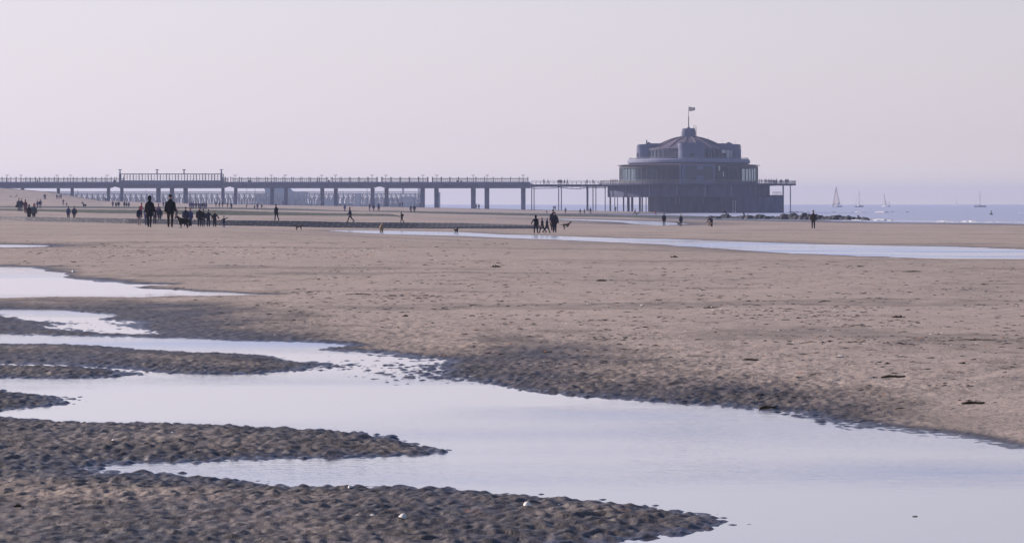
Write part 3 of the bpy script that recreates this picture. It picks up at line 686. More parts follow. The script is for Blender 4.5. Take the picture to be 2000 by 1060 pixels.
for px in (1314,1319,1378,1384):
    xm = VX(px); ym = -math.sqrt(ru**2-xm*xm)-0.4; q.box(xm-0.1, xm+0.1, ym-0.1, ym+0.1, PZ(311.5), PZ(298.5))
q.box(VX(1314), VX(1319), -ru-0.1, -ru+0.05, PZ(299.2), PZ(298.5)); q.build('door_frame', M['rail_white'], pv)
# dome
prof = [(rad(84.5),PZ(291.9)),(rad(84.5),PZ(291.0)),(rad(74),PZ(289.6)),(rad(64),PZ(285.3)),(rad(55),PZ(281.0)),(rad(45),PZ(276.4)),(rad(35),PZ(272.6)),(rad(25),PZ(269.8)),(rad(17),PZ(268.2)),(rad(10),PZ(267.6))]
dome = MB().lathe(prof, n=72).build('dome', M['roof_dark'], pv, smooth=True)
for i in range(16):
    a = 2*math.pi*(i+0.5)/16; q = MB(); q.tube([((r_+0.05)*math.cos(a), (r_+0.05)*math.sin(a), z_+0.12) for r_, z_ in prof[2:-1]], 0.13, 4); q.build('dome_rib', M['roof_dark'], dome)
# lantern
b = MB(); lr = lambda p: p/s_
b.lathe([(lr(16.5),PZ(268.6)),(lr(16.5),PZ(265.6)),(lr(13.2),PZ(265.2)),(lr(13.2),PZ(264.2)),(lr(14.8),PZ(264)),(lr(14.8),PZ(261.6)),(lr(13.0),PZ(261.4)),(lr(13.0),PZ(260.6)),(lr(14.4),PZ(260.4)),(lr(14.4),PZ(258.2)),(lr(12.6),PZ(258)),(lr(12.6),PZ(257.2)),(lr(13.8),PZ(257)),(lr(13.8),PZ(254.9)),(lr(12.0),PZ(254.7)),(lr(12.6),PZ(252.8)),(lr(12.9),PZ(252.6)),(lr(12.3),PZ(250.9)),(lr(3),PZ(250.7)),(lr(3),PZ(248.8)),(lr(1.2),PZ(248.6))], n=48)
lant_ = b.build('lantern', M['plaster'], pv)
q = MB(); x0, x1 = VX(1354.2), VX(1359.4)
q.tube([(x0,-1,PZ(252)),(x0,-1,PZ(245.5)),((x0+x1)/2-0.1,-1,PZ(244.4)),(x1,-1,PZ(247.6)),(x1,-1,PZ(266))], 0.07, 5)
for z in (249,253,257,261): q.tube([(x0 if z < 252 else x1-0.45,-1,PZ(z)),(x1,-1,PZ(z+1))], 0.05, 4)
q.build('ladder', M['steel'], lant_)
fm_ = MB().tube([(0,0,PZ(249)),(0,0,PZ(228)),(0,0,PZ(227.9)),(0,0,PZ(208.4))], [0.17,0.15,0.09,0.06], 8).build('flagpole', M['wood'], pv)
vs = []; fs = []
for i in range(13):
    u = i/12; 
    for j in range(7):
        v = j/6; h0 = 208.8+u*1.4; h1 = 217.2+u*(-0.8)+math.sin(u*5)*0.4
        vs.append((0.12+u*2.05, 0.28*math.sin(u*7+v)*u, PZ(h0+(h1-h0)*v)))
for i in range(12):
    for j in range(6): a = i*7+j; fs.append((a,a+1,a+8,a+7))
fl = MB().add(vs, fs).build('flag', M['flag'], fm_, smooth=True); sm = fl.modifiers.new('s', 'SOLIDIFY'); sm.thickness = 0.03
# masts and vents on the roofs
for px, top, base, w in ((1261.7,274,283,0.20),(1382,267,276,0.03),(1397,272,281,0.03),(1410,273.5,281,0.03),(1434.5,274,283,0.03),(1243.4,299,311,0.16),(1246.6,297.5,311,0.16)):
    MB().tube([(VX(px),-3 if px != 1261.7 else -4.6,PZ(base)),(VX(px),-3 if px != 1261.7 else -4.6,PZ(top))], w, 6).build('roof_pipe', M['frame_dark'], pv)
for px in (1266, 1423): MB().ell((VX(px),0,PZ(281.2)), (0.9,0.9,0.6)).build('roof_vent', M['roof_dark'], pv)
# terrace furniture: cafe tables with chairs, and a few folded parasols
def cafe_table():
    root = empty('cafe_table', (0,0,0)); MB().lathe([(0.4,0.72),(0.4,0.75)], n=12).build('table_top', M['rail_white'], root); MB().lathe([(0.2,0),(0.03,0.03),(0.03,0.71)], n=8).build('leg', M['steel'], root); return root
def cafe_chair():
    root = empty('cafe_chair', (0,0,0)); MB().box(-.2,.2,-.2,.2,.43,.46).build('seat', M['rail_white'], root); MB().box(-.2,.2,.17,.2,.48,.85).build('backrest', M['rail_white'], root)
    for sx in (-1,1):
        for sy in (-1,1): MB().box(sx*.17-.015,sx*.17+.015,sy*.17-.015,sy*.17+.015,0,.428).build('leg', M['steel'], root)
    return root
ct, cc = cafe_table(), cafe_chair(); rr = random.Random(8); zd = PZ(359)+0.002; k = 0
tpos = [(-29.3+i*1.9, -3.0-i*2.6) for i in range(5)]
for i, (x, y) in enumerate(tpos):
    y = -math.sqrt(max((rd-1.6)**2-x*x, 1))
    o = ct if i == 0 else copy_tree(ct); o.location = (CX+x, PD+y, zd); tag(o, 'small white round cafe table on the left edge of the pavilion terrace', 'table', 'cafe tables on the pavilion terrace')
    for j, a in enumerate((0.3, 3.3)):
        c = cc if k == 0 else copy_tree(cc); k += 1; c.location = (CX+x+0.7*math.cos(a), PD+y+0.3*math.sin(a), zd); c.rotation_euler = (0,0,a-1.57)
        tag(c, 'white chair beside a cafe table on the left edge of the pavilion terrace', 'chair', 'cafe chairs on the pavilion terrace')
# navigation poles on the sand before the pavilion
for i, px in enumerate((1420.5, 1425.3)):
    root = empty('marker_pole', (PX(px), PD-24, gnd(px, PD-24)-0.3)); MB().tube([(0,0,0),(0,0,4.3)], 0.07, 6).build('pole', M['hull_white'], root); MB().ell((0,0,4.35), (0.16,0.16,0.16)).build('finial', M['hull_white'], root); MB().box(-.12,.12,-.1,.1,0.5,1.3).build('sign_plate', M['hull_white'], root)
    tag(root, ('left','right')[i]+' one of the two thin white poles standing before the pavilion base wall', 'pole', 'white marker poles')

# ================================================================== far harbour jetty and ship
JD = 1350.0; js = F/JD
jt = empty('harbour_jetty', ((470-1000)/js, JD, 0)); jx = (470-1000)/js
tag(jt, 'hazy pale piled jetty with railing seen between the pier pillars', 'jetty')
JX = lambda px: (px-1000)/js-jx; JZ = lambda py: (HZ-py)/js+CZ
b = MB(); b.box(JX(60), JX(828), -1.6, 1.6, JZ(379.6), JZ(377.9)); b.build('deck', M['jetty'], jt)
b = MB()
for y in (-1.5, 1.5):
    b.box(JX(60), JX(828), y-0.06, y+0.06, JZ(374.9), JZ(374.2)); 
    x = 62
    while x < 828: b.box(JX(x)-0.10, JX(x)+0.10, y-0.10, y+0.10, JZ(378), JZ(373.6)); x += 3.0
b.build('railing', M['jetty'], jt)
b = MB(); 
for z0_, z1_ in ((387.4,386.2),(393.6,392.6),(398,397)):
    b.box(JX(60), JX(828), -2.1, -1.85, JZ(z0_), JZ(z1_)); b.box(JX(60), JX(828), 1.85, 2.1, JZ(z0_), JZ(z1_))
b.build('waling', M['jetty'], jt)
zf_ = JZ(412)
def trestle(seed):
    rr = random.Random(seed); b = MB()
    for y in (-1.6, 0, 1.6): b.tube([(0,y*1.4,zf_),(0,y,JZ(379.6))], 0.27, 6)
    b.tube([(1.6,-2,zf_),(1.5,-1.6,JZ(387))], 0.25, 6); b.tube([(-1.3,2.2,zf_),(0.9,1.8,JZ(380))], 0.22, 6); b.tube([(0.9,-2.2,zf_),(-0.8,-1.7,JZ(380))], 0.18, 6)
    b.prism([(-0.4,JZ(379.6)),(-0.4,JZ(382.0)),(0,JZ(384)),(0.4,JZ(382)),(0.4,JZ(379.6))][::-1], -1.7, 1.7)
    for i in range(5):
        x = rr.uniform(-1.5,1.6); b.tube([(x+rr.uniform(-.4,.4),rr.uniform(-2,3),zf_),(x,rr.uniform(-2,3),JZ(rr.uniform(386,393)))], 0.22, 5)
    b.box(-1.5, 1.5, 0.2, 0.6, zf_, JZ(rr.uniform(397,400)))
    return b.mesh('trestle', M['jetty'])
tm = [trestle(i) for i in range(5)]; rr = random.Random(5)
x = 64; i = 0
while x < 826: link('trestle', tm[rr.randrange(5)], jt, (JX(x),0,0)); x += 10.6 if x < 600 else 9.4; i += 1
def solid(px0, px1, top, name='boarded_wall'): MB().box(JX(px0), JX(px1), -2.4, 2.3, zf_, JZ(top)).build(name, M['jetty'], jt)
solid(785, 808, 384); solid(693, 704, 378.5); solid(630, 655, 389)
b = MB(); b.tube([(JX(787),0,JZ(379)),(JX(787),0,JZ(362))], 0.55, 8); b.tube([(JX(818),0,zf_),(JX(818),0,JZ(364))], 0.5, 8); b.tube([(JX(810),-1.8,JZ(380)),(JX(820),-1.8,zf_)], 0.25, 5); b.tube([(JX(822),-1.8,JZ(380)),(JX(811),-1.8,zf_)], 0.25, 5); b.build('beacon_post', M['jetty'], jt)
bp = empty('beacon_pile', ((857.7-1000)/js, JD, 0)); MB().tube([(0,0,-2),(0,0,(HZ-377)/js+CZ)], 0.55, 8).build('pile', M['jetty'], bp); MB().box(-0.7,0.7,-0.7,0.7,(HZ-377)/js+CZ+0.003,(HZ-375.5)/js+CZ).build('cap', M['jetty'], bp)
tag(bp, 'thick lone pile standing just right of the seventeenth pillar beyond the jetty end', 'pile'); bp['label'] = 'thick hazy lone pile standing in the sea just beyond the right end of the jetty'
# ship moored behind the jetty
SD = 1420.0; ss = F/SD; sx0 = (557-1000)/ss; sh = empty('harbour_ship', (sx0, SD, 0)); SX = lambda px: (px-1000)/ss-sx0; SZ = lambda py: (HZ-py)/ss+CZ
tag(sh, 'hazy blue ship with a broad deckhouse lying behind the jetty', 'ship')
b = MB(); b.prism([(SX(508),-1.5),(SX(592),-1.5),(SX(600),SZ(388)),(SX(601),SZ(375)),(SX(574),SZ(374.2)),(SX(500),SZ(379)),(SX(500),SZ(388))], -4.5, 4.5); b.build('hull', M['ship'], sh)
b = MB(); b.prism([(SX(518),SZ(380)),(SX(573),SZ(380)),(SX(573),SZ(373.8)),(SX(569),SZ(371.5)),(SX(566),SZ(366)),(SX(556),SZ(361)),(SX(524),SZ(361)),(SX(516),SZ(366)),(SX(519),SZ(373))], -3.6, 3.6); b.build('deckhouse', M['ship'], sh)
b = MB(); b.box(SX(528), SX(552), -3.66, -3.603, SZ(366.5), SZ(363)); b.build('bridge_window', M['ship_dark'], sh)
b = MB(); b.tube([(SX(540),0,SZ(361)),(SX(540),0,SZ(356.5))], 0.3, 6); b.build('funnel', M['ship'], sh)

# ================================================================== sailing boats
def hull_mesh(Lh, Bm, H):
    vs = []; fs = []; n = 14
    for i in range(n+1):
        u = i/n; x = -Lh/2+Lh*u; w = Bm/2*(math.sin(math.pi*min(1, 0.18+0.82*u))**0.6 if u < 0.985 else 0.03)*(0.75+0.25*math.sin(math.pi*u)); zk = -0.5*math.sin(math.pi*u)**0.5
        sh_ = H*(0.85+0.25*(u-0.3)**2*2)
        vs += [(x,-w,sh_),(x,-w*0.8,0.1),(x,0,zk-0.1),(x,w*0.8,0.1),(x,w,sh_)]
    for i in range(n):
        for j in range(4): a = i*5+j; fs.append((a,a+1,a+6,a+5))
        fs.append((i*5+4,i*5,i*5+5,i*5+9))
    fs.append((4,3,2,1,0)); fs.append(tuple(n*5+j for j in range(5)))
    return MB().add(vs, fs)
def sail(b, p0, p1, p2, belly, n=8):      # triangular sail tack, head, clew
    p0, p1, p2 = map(Vector, (p0, p1, p2)); vs = []; fs = []
    for i in range(n+1):
        u = i/n; a = p0.lerp(p1, u); c = p2.lerp(p1, u)+Vector(((1-u)*u*0.9,0,0))
        for j in range(n+1):
            v = j/n; q = a.lerp(c, v); q = q+Vector((0, belly*math.sin(math.pi*v)*(1-u*0.6), 0)); vs.append(q)
    for i in range(n):
        for j in range(n): a = i*(n+1)+j; fs.append((a,a+1,a+n+2,a+n+1))
    b.add(vs, fs)
def boat(px, D, Lh, H, mh, sails, label, rz, hm='hull_white', cabin=True, lean=0):
    root = empty('sailing_boat', ((px-1000)*D/F, D, 0.0), rz); root.rotation_euler = (0, R(lean), rz)
    hull_mesh(Lh, Lh*0.3, H).build('hull', M[hm], root)
    if cabin: MB().prism([(-Lh*.15,H*.86),(Lh*.2,H*.86),(Lh*.14,H*1.35),(-Lh*.13,H*1.4)], -Lh*.08, Lh*.08).build('cabin', M['hull_white'], root)
    mo_ = MB().tube([(0,0,H*.8),(0,0,mh)], [0.14,0.10], 6).build('mast', M['steel'], root); MB().tube([(0,0,H*1.7),(-Lh*.4,0,H*1.75)], 0.14, 6).build('boom', M['steel'], root)
    if 'm' in sails:
        b = MB(); sail(b, (-0.1,0,H*1.9), (-0.1,0,mh-.3), (-Lh*.38,0,H*1.9), 0.5); o = b.build('mainsail', M['sail'], root, True); q = o.modifiers.new('s','SOLIDIFY'); q.thickness = 0.03
    if 'j' in sails:
        b = MB(); sail(b, (Lh*.47,0,H*1.1), (0.1,0,mh-.8), (Lh*.06,0,H*1.8), -0.5); o = b.build('jib', M['sail'], root, True); q = o.modifiers.new('s','SOLIDIFY'); q.thickness = 0.03
    b = MB()
    for p in ((Lh*.48,0,H), (-Lh*.48,0,H), (0,Lh*.13,H), (0,-Lh*.13,H)): b.tube([p,(0,0,mh-.2)], 0.035, 4)
    b.build('stay', M['steel'], mo_)
    tag(root, label, 'sailing boat', 'sailing boats on the horizon'); return root
boat(1634, 2250, 12.5, 1.2, 17.2, 'mj', 'largest sailing boat with both sails up, first to the right of the pavilion', R(120), 'hull_blue', lean=2)
boat(1678, 2300, 9.5, 1.2, 13.3, '', 'sailing boat with bare mast between the two boats under sail', R(35), 'hull_blue')
boat(1728, 2700, 8.5, 0.9, 13.2, 'm', 'faint sailing boat with a single narrow mainsail up', R(115), 'hull_white', lean=4)
boat(1736.5, 2400, 5.0, 1.5, 4.6, '', 'tiny dark motor boat close beside the single sailed boat', R(80), 'hull_blue')['category'] = 'boat'
boat(1914, 2300, 10.5, 1.2, 13.2, '', 'bare masted sailing boat alone near the right edge of the sea', R(10), 'hull_blue')
boat(1868, 4200, 8, 0.9, 10, 'm', 'barely visible distant sailing boat left of the rightmost bare mast', R(100), 'hull_white')
for i, (px, top, lb) in enumerate(((152,371,'thin mast of a moored boat behind the jetty near the second pillar pair'),(285,371,'thin mast of a moored boat behind the jetty left of the walking woman'),(482,358,'tall mast of a moored boat behind the jetty, left of two near the ship'),(498,358,'tall mast of a moored boat behind the jetty, nearest the ship'),(717,366,'short mast of a moored boat behind the jetty beside a thick pillar'))):
    D = 1440+i*6; root = empty('moored_boat', ((px-1000)*D/F, D, 0), R(70)); hull_mesh(8, 2.4, 1.0).build('hull', M['jetty'], root); MB().tube([(0,0,0.8),(0,0,(HZ-top)*D/F+CZ)], 0.13, 6).build('mast', M['steel'], root); tag(root, lb, 'sailing boat', 'boats moored behind the jetty')
# buoy
D = 760; bu = empty('sea_marker', ((1936-1000)*D/F, D, 0)); MB().lathe([(0.05,-0.3),(0.5,-0.1),(0.5,0.15),(0.2,0.35),(0.07,0.8),(0.05,1.0)], n=14).build('float', M['rock'], bu); MB().ell((0,0,1.05),(0.14,0.14,0.16)).build('top_mark', M['rock'], bu)
tag(bu, 'small dark conical float bobbing in the sea below the rightmost boat', 'float')

# ================================================================== groynes and rocks
def brick_mat(name, top, side):
    m = bpy.data.materials.new(name); m.use_nodes = True; t = m.node_tree; p = t.nodes['Principled BSDF']; N = t.nodes.new; L = t.links.new
    tc = N('ShaderNodeTexCoord'); sp = N('ShaderNodeSeparateXYZ'); L(tc.outputs['Object'], sp.inputs[0]); cb = N('ShaderNodeCombineXYZ'); L(sp.outputs[0], cb.inputs[0]); L(sp.outputs[1], cb.inputs[1])
    br = N('ShaderNodeTexBrick'); L(cb.outputs[0], br.inputs['Vector']); br.inputs['Scale'].default_value = 1.0
    br.inputs['Color1'].default_value = (*side,1); br.inputs['Color2'].default_value = (*[c*0.75 for c in side],1); br.inputs['Mortar'].default_value = (0.15,0.13,0.14,1)
    br.inputs['Brick Width'].default_value = 1.05; br.inputs['Row Height'].default_value = 1.45; br.inputs['Mortar Size'].default_value = 0.06; br.inputs['Mortar Smooth'].default_value = 0.3
    n = N('ShaderNodeTexNoise'); n.inputs['Scale'].default_value = 0.9; n.inputs['Detail'].default_value = 6; n.inputs['Roughness'].default_value = 0.75; L(tc.outputs['Object'], n.inputs['Vector'])
    rp = N('ShaderNodeMapRange'); L(mth('ADD', n.outputs[0], mth('MULTIPLY', sp.outputs[1], 0.045, tree=t), tree=t), rp.inputs[0]); rp.inputs[1].default_value = 0.58; rp.inputs[2].default_value = 0.78
    mx = N('ShaderNodeMix'); mx.data_type = 'RGBA'; L(rp.outputs[0], mx.inputs[0]); L(br.outputs[0], mx.inputs[6]); 
    n2 = N('ShaderNodeTexNoise'); n2.inputs['Scale'].default_value = 3.0; n2.inputs['Detail'].default_value = 4; L(tc.outputs['Object'], n2.inputs['Vector'])
    r2 = N('ShaderNodeValToRGB'); L(n2.outputs[0], r2.inputs[0]); r2.color_ramp.elements[0].position = 0.35; r2.color_ramp.elements[1].position = 0.68; r2.color_ramp.elements[0].color = (*[c*0.5 for c in top],1); r2.color_ramp.elements[1].color = (*[c*1.5 for c in top],1)
    L(r2.outputs[0], mx.inputs[7]); L(mx.outputs[2], p.inputs['Base Color']); p.inputs['Roughness'].default_value = 0.8
    bp = N('ShaderNodeBump'); bp.inputs['Strength'].default_value = 0.7; bp.inputs['Distance'].default_value = 0.08; L(n2.outputs[0], bp.inputs['Height']); L(bp.outputs[0], p.inputs['Normal'])
    return m
GM = brick_mat('groyne_blocks', (0.050,0.058,0.036), (0.050,0.050,0.066))
GM2 = mat('weedy_groyne', (0.060,0.068,0.046), 0.85, 0.55, 1.2, bump=0.7, bscale=3)
GM3 = mat('dark_groyne', (0.060,0.066,0.062), 0.85, 0.5, 0.8, bump=0.7, bscale=3)
def groyne(name, rows, label, m, back=6.0, run=5.0, steps=0):
    # rows: (px, toe distance, toe row, crest row)
    xs = np.arange(rows[0][0], rows[-1][0]+0.1, 4.0); a = np.array(rows, float)
    T = np.interp(xs, a[:,0], a[:,1]); TP = np.interp(xs, a[:,0], a[:,2]); CP = np.interp(xs, a[:,0], a[:,3])
    X0 = (xs[0]-1000)*T[0]/F; Y0 = T[0]; b = MB(); vs = []; sec = None; rr = random.Random(4)
    for x, t, tp, cp in zip(xs, T, TP, CP):
        zt = -(tp-HZ)*t/F; zc = -(cp-HZ)*(t+run)/F; zc = max(zc, zt+0.02); j = rr.uniform(-1,1)*0.02
        pr = [(-0.8,zt-0.6),(0,zt)]
        if steps:
            for k in range(1, steps+1):
                u = (k-0.12)/steps; pr += [(run*u, zt+(zc-zt)*(k-1+0.12)/steps+0.0), (run*k/steps, zt+(zc-zt)*k/steps)]
        else:
            for k in (0.3,0.6,0.85,1.0): pr.append((run*k, zt+(zc-zt)*k**0.8+rr.uniform(-1,1)*0.03*(zc-zt+0.2)))
        pr += [(run+back*0.6, zc+0.01+j), (run+back, zc-0.15), (run+back+3, zt-0.7)]
        sec = len(pr)
        for dy, z in pr: vs.append(((x-1000)*(t+dy)/F-X0, t+dy-Y0, z+CZ))
    fs = []
    for i in range(len(xs)-1):
        for k in range(sec-1): q = i*sec+k; fs.append((q,q+sec,q+sec+1,q+1))
        q = i*sec; fs.append((q,q+sec-1,q+2*sec-1,q+sec))
    fs.append(tuple(range(sec))); fs.append(tuple((len(xs)-1)*sec+k for k in range(sec-1,-1,-1)))
    o = b.add(vs, fs).build(name, m, None, False, (X0,Y0,0)); tag(o, label, 'groyne', 'low groynes across the beach'); return o
g1 = groyne('groyne', [(-700,290,424,418),(0,285,428,423.0),(50,278,431,424),(150,272,434,425.5),(250,268,437,427.2),(330,267,440,428.6),(430,266,444,430.6),(520,266,446.5,431.4),(600,266,447.8,432.4),(680,266,448,434.5),(750,266,447,435),(830,267,445,435.4),(900,267,442.8,436.2),(960,267,441.6,438.2),(1010,267,441.2,439.4),(1050,267,441,440.2),(1062,267,441.3,441.1)],
        'nearest groyne with stepped dark stone block face and green weedy top', GM, steps=4, run=5.8)
g2 = groyne('groyne', [(-700,440,404,400),(0,430,412,407.8),(60,430,413,408.4),(130,430,415,409.0),(250,430,417.3,410.0),(430,430,420.5,410.8),(520,430,421,413.6),(660,430,421.6,416.8),(740,430,421.7,417.8),(764,430,421.8,418.2),(780,430,421.9,421.6)],
        'middle groyne, a smooth green weedy bank ending in a slanted tip', GM2)
g3 = groyne('groyne', [(-700,640,400,396),(0,625,406.5,402.8),(130,622,407.4,402.6),(250,620,408.4,403.8),(430,618,409.3,405.0),(520,615,410.3,406.6),(600,612,411,408.2),(660,610,412,411.0),(716,610,413.6,412.2),(745,609,414.2,411.4),(850,607,416,413.2),(1000,604,419.7,416),(1050,602,421.5,416.9),(1200,592,424.4,419),(1300,580,425.6,420.4),(1400,565,427.4,423),(1500,548,429,426.6),(1660,520,430.5,430)],
        'farthest groyne, a long thin dark line reaching from left edge to the rocks', GM3)
def rock_mesh(seed):
    rr = random.Random(seed); bm = bmesh.new(); bmesh.ops.create_icosphere(bm, subdivisions=2, radius=0.5)
    for v in bm.verts:
        p = v.co; n = math.sin(p.x*5+seed)*0.10+math.sin(p.y*6+seed*2)*0.10+math.sin(p.z*7+seed*3)*0.08+rr.uniform(-1,1)*0.035
        v.co = p*(1+n*1.6)
    me = bpy.data.meshes.new('boulder'); bm.to_mesh(me); bm.free(); me.materials.append(M['rock']); return me
rms = [rock_mesh(i) for i in range(7)]; rr = random.Random(21)
def topline(px): return np.interp(px, [1385,1412,1420,1440,1455,1500,1512,1530,1548,1566,1569,1580,1590,1600,1640,1660,1690,1705],[423,420.5,421.5,422.5,422,421.5,422.5,418.5,418.8,419.3,416.3,419,420.5,422.5,423.2,424,426.3,429])
def botline(px): return np.interp(px, [1385,1500,1600,1705],[426.5,429,430.5,430.8])
px = 1386.0; k = 0
while px < 1705:
    D = np.interp(px, [1385,1705], [568,512])+rr.uniform(0,4); tp, bp_ = topline(px), botline(px)
    h = (bp_-tp)*D/F+0.5; w = rr.uniform(7,15)*D/F; h *= rr.uniform(0.62,0.98)
    if 1532 < px < 1566: w *= 1.5
    o = link('boulder', rms[k%7], None, ((px-1000)*D/F, D, -(bp_-HZ)*D/F+CZ-0.4+h/2)); o.scale = (w*1.25, w*1.3, h*1.4); o.rotation_euler = (rr.uniform(-.15,.15), rr.uniform(-.2,.2), rr.uniform(-0.5,0.5))
    tag(o, 'dark boulder in the rock line at the seaward end of the farthest groyne', 'boulder', 'boulders at the groyne end'); px += rr.uniform(3.0,6.5); k += 1
for px, tp, w in ((1546,412.5,9),(1556,413.0,8),(1565,413.6,7),(1578,414.0,6),(1592,414.2,8),(1612,414.2,8),(1629,413.8,6),(1646,414.4,7),(1670,414.4,5),(1742,413.6,6),(1772,413.6,7),(1798,414.4,8),(1805,414.4,5),(1858,421.6,4),(1716,434.5,4),(1740,434.3,3),(1793,434.0,3),(1845,433.4,6)):
    D = 985 if tp < 418 else (700 if tp < 425 else 455); o = link('boulder', rms[k%7], None, ((px-1000)*D/F, D, -(tp+1.2-HZ)*D/F+CZ)); k += 1; h = (2.6 if tp < 418 else 1.6)*D/F; o.scale = (w*D/F*1.2, w*D/F, h)
    if tp < 425: tag(o, 'low dark rock awash in the sea to the right of the pavilion', 'rock', 'rocks awash in the sea')
    else: tag(o, 'small dark stone at the edge of the surf on the right', 'rock', 'stones at the surf edge')
for px, py0, py1, dx, D, lb in ((1456,424,415.5,-4,575,'short leaning dark post sticking out of the groyne rocks below the pavilion'),(1679.5,427,420.5,-4,530,'short leaning dark post near the seaward tip of the groyne rocks')):
    a = pw(px, D, py=py0+2); c = pw(px+dx, D, py=py1); b = MB(); b.tube([(0,0,0), c-a], [0.22,0.15], 7); o = b.build('leaning_post', M['rock'], None, False, a); tag(o, lb, 'post')

# ---- surf
def foam(pts, seed, h, wid, name='surf_foam'):
    rr = np.random.RandomState(seed); b = MB()
    for px0, px1, D0, D1, dens in pts:
        n = int((px1-px0)*dens)
        for i in range(n):
            u = rr.rand(); px = px0+(px1-px0)*u; D = D0+(D1-D0)*u+rr.randn()*wid; r = h*(0.4+rr.rand()*0.9)*(0.6+0.8*max(0, math.sin(px*0.11)+math.sin(px*0.037+1)))
            x = (px-1000)*D/F; b.rings([(x,D,-0.1,r*2.6,r*1.6),(x+rr.randn()*r*.4,D,r*0.35,r*2.2,r*1.3),(x+rr.randn()*r*.5,D,r*0.9,r*1.0,r*0.6)], 7)
    o = b.build(name, M['foam'], None, False); return o
tag(foam([(1700,1875,512,462,11),(1930,2120,470,430,12),(1650,1760,505,500,3),(1870,1940,468,455,3)], 1, 0.13, 1.6), 'white breaking surf along the shoreline at the right edge', 'surf', kind='stuff')
tag(foam([(1640,1665,980,960,7),(1672,1690,960,950,5),(1712,1728,950,940,7),(1990,2020,900,900,4)], 2, 0.19, 4.0), 'small white breakers far out beyond the rocks', 'surf', kind='stuff')
tag(foam([(1060,1395,700,690,0.8),(1395,1560,690,640,1.5)], 3, 0.05, 8), 'thin pale foam lines in the shallows before the pavilion', 'surf', kind='stuff')
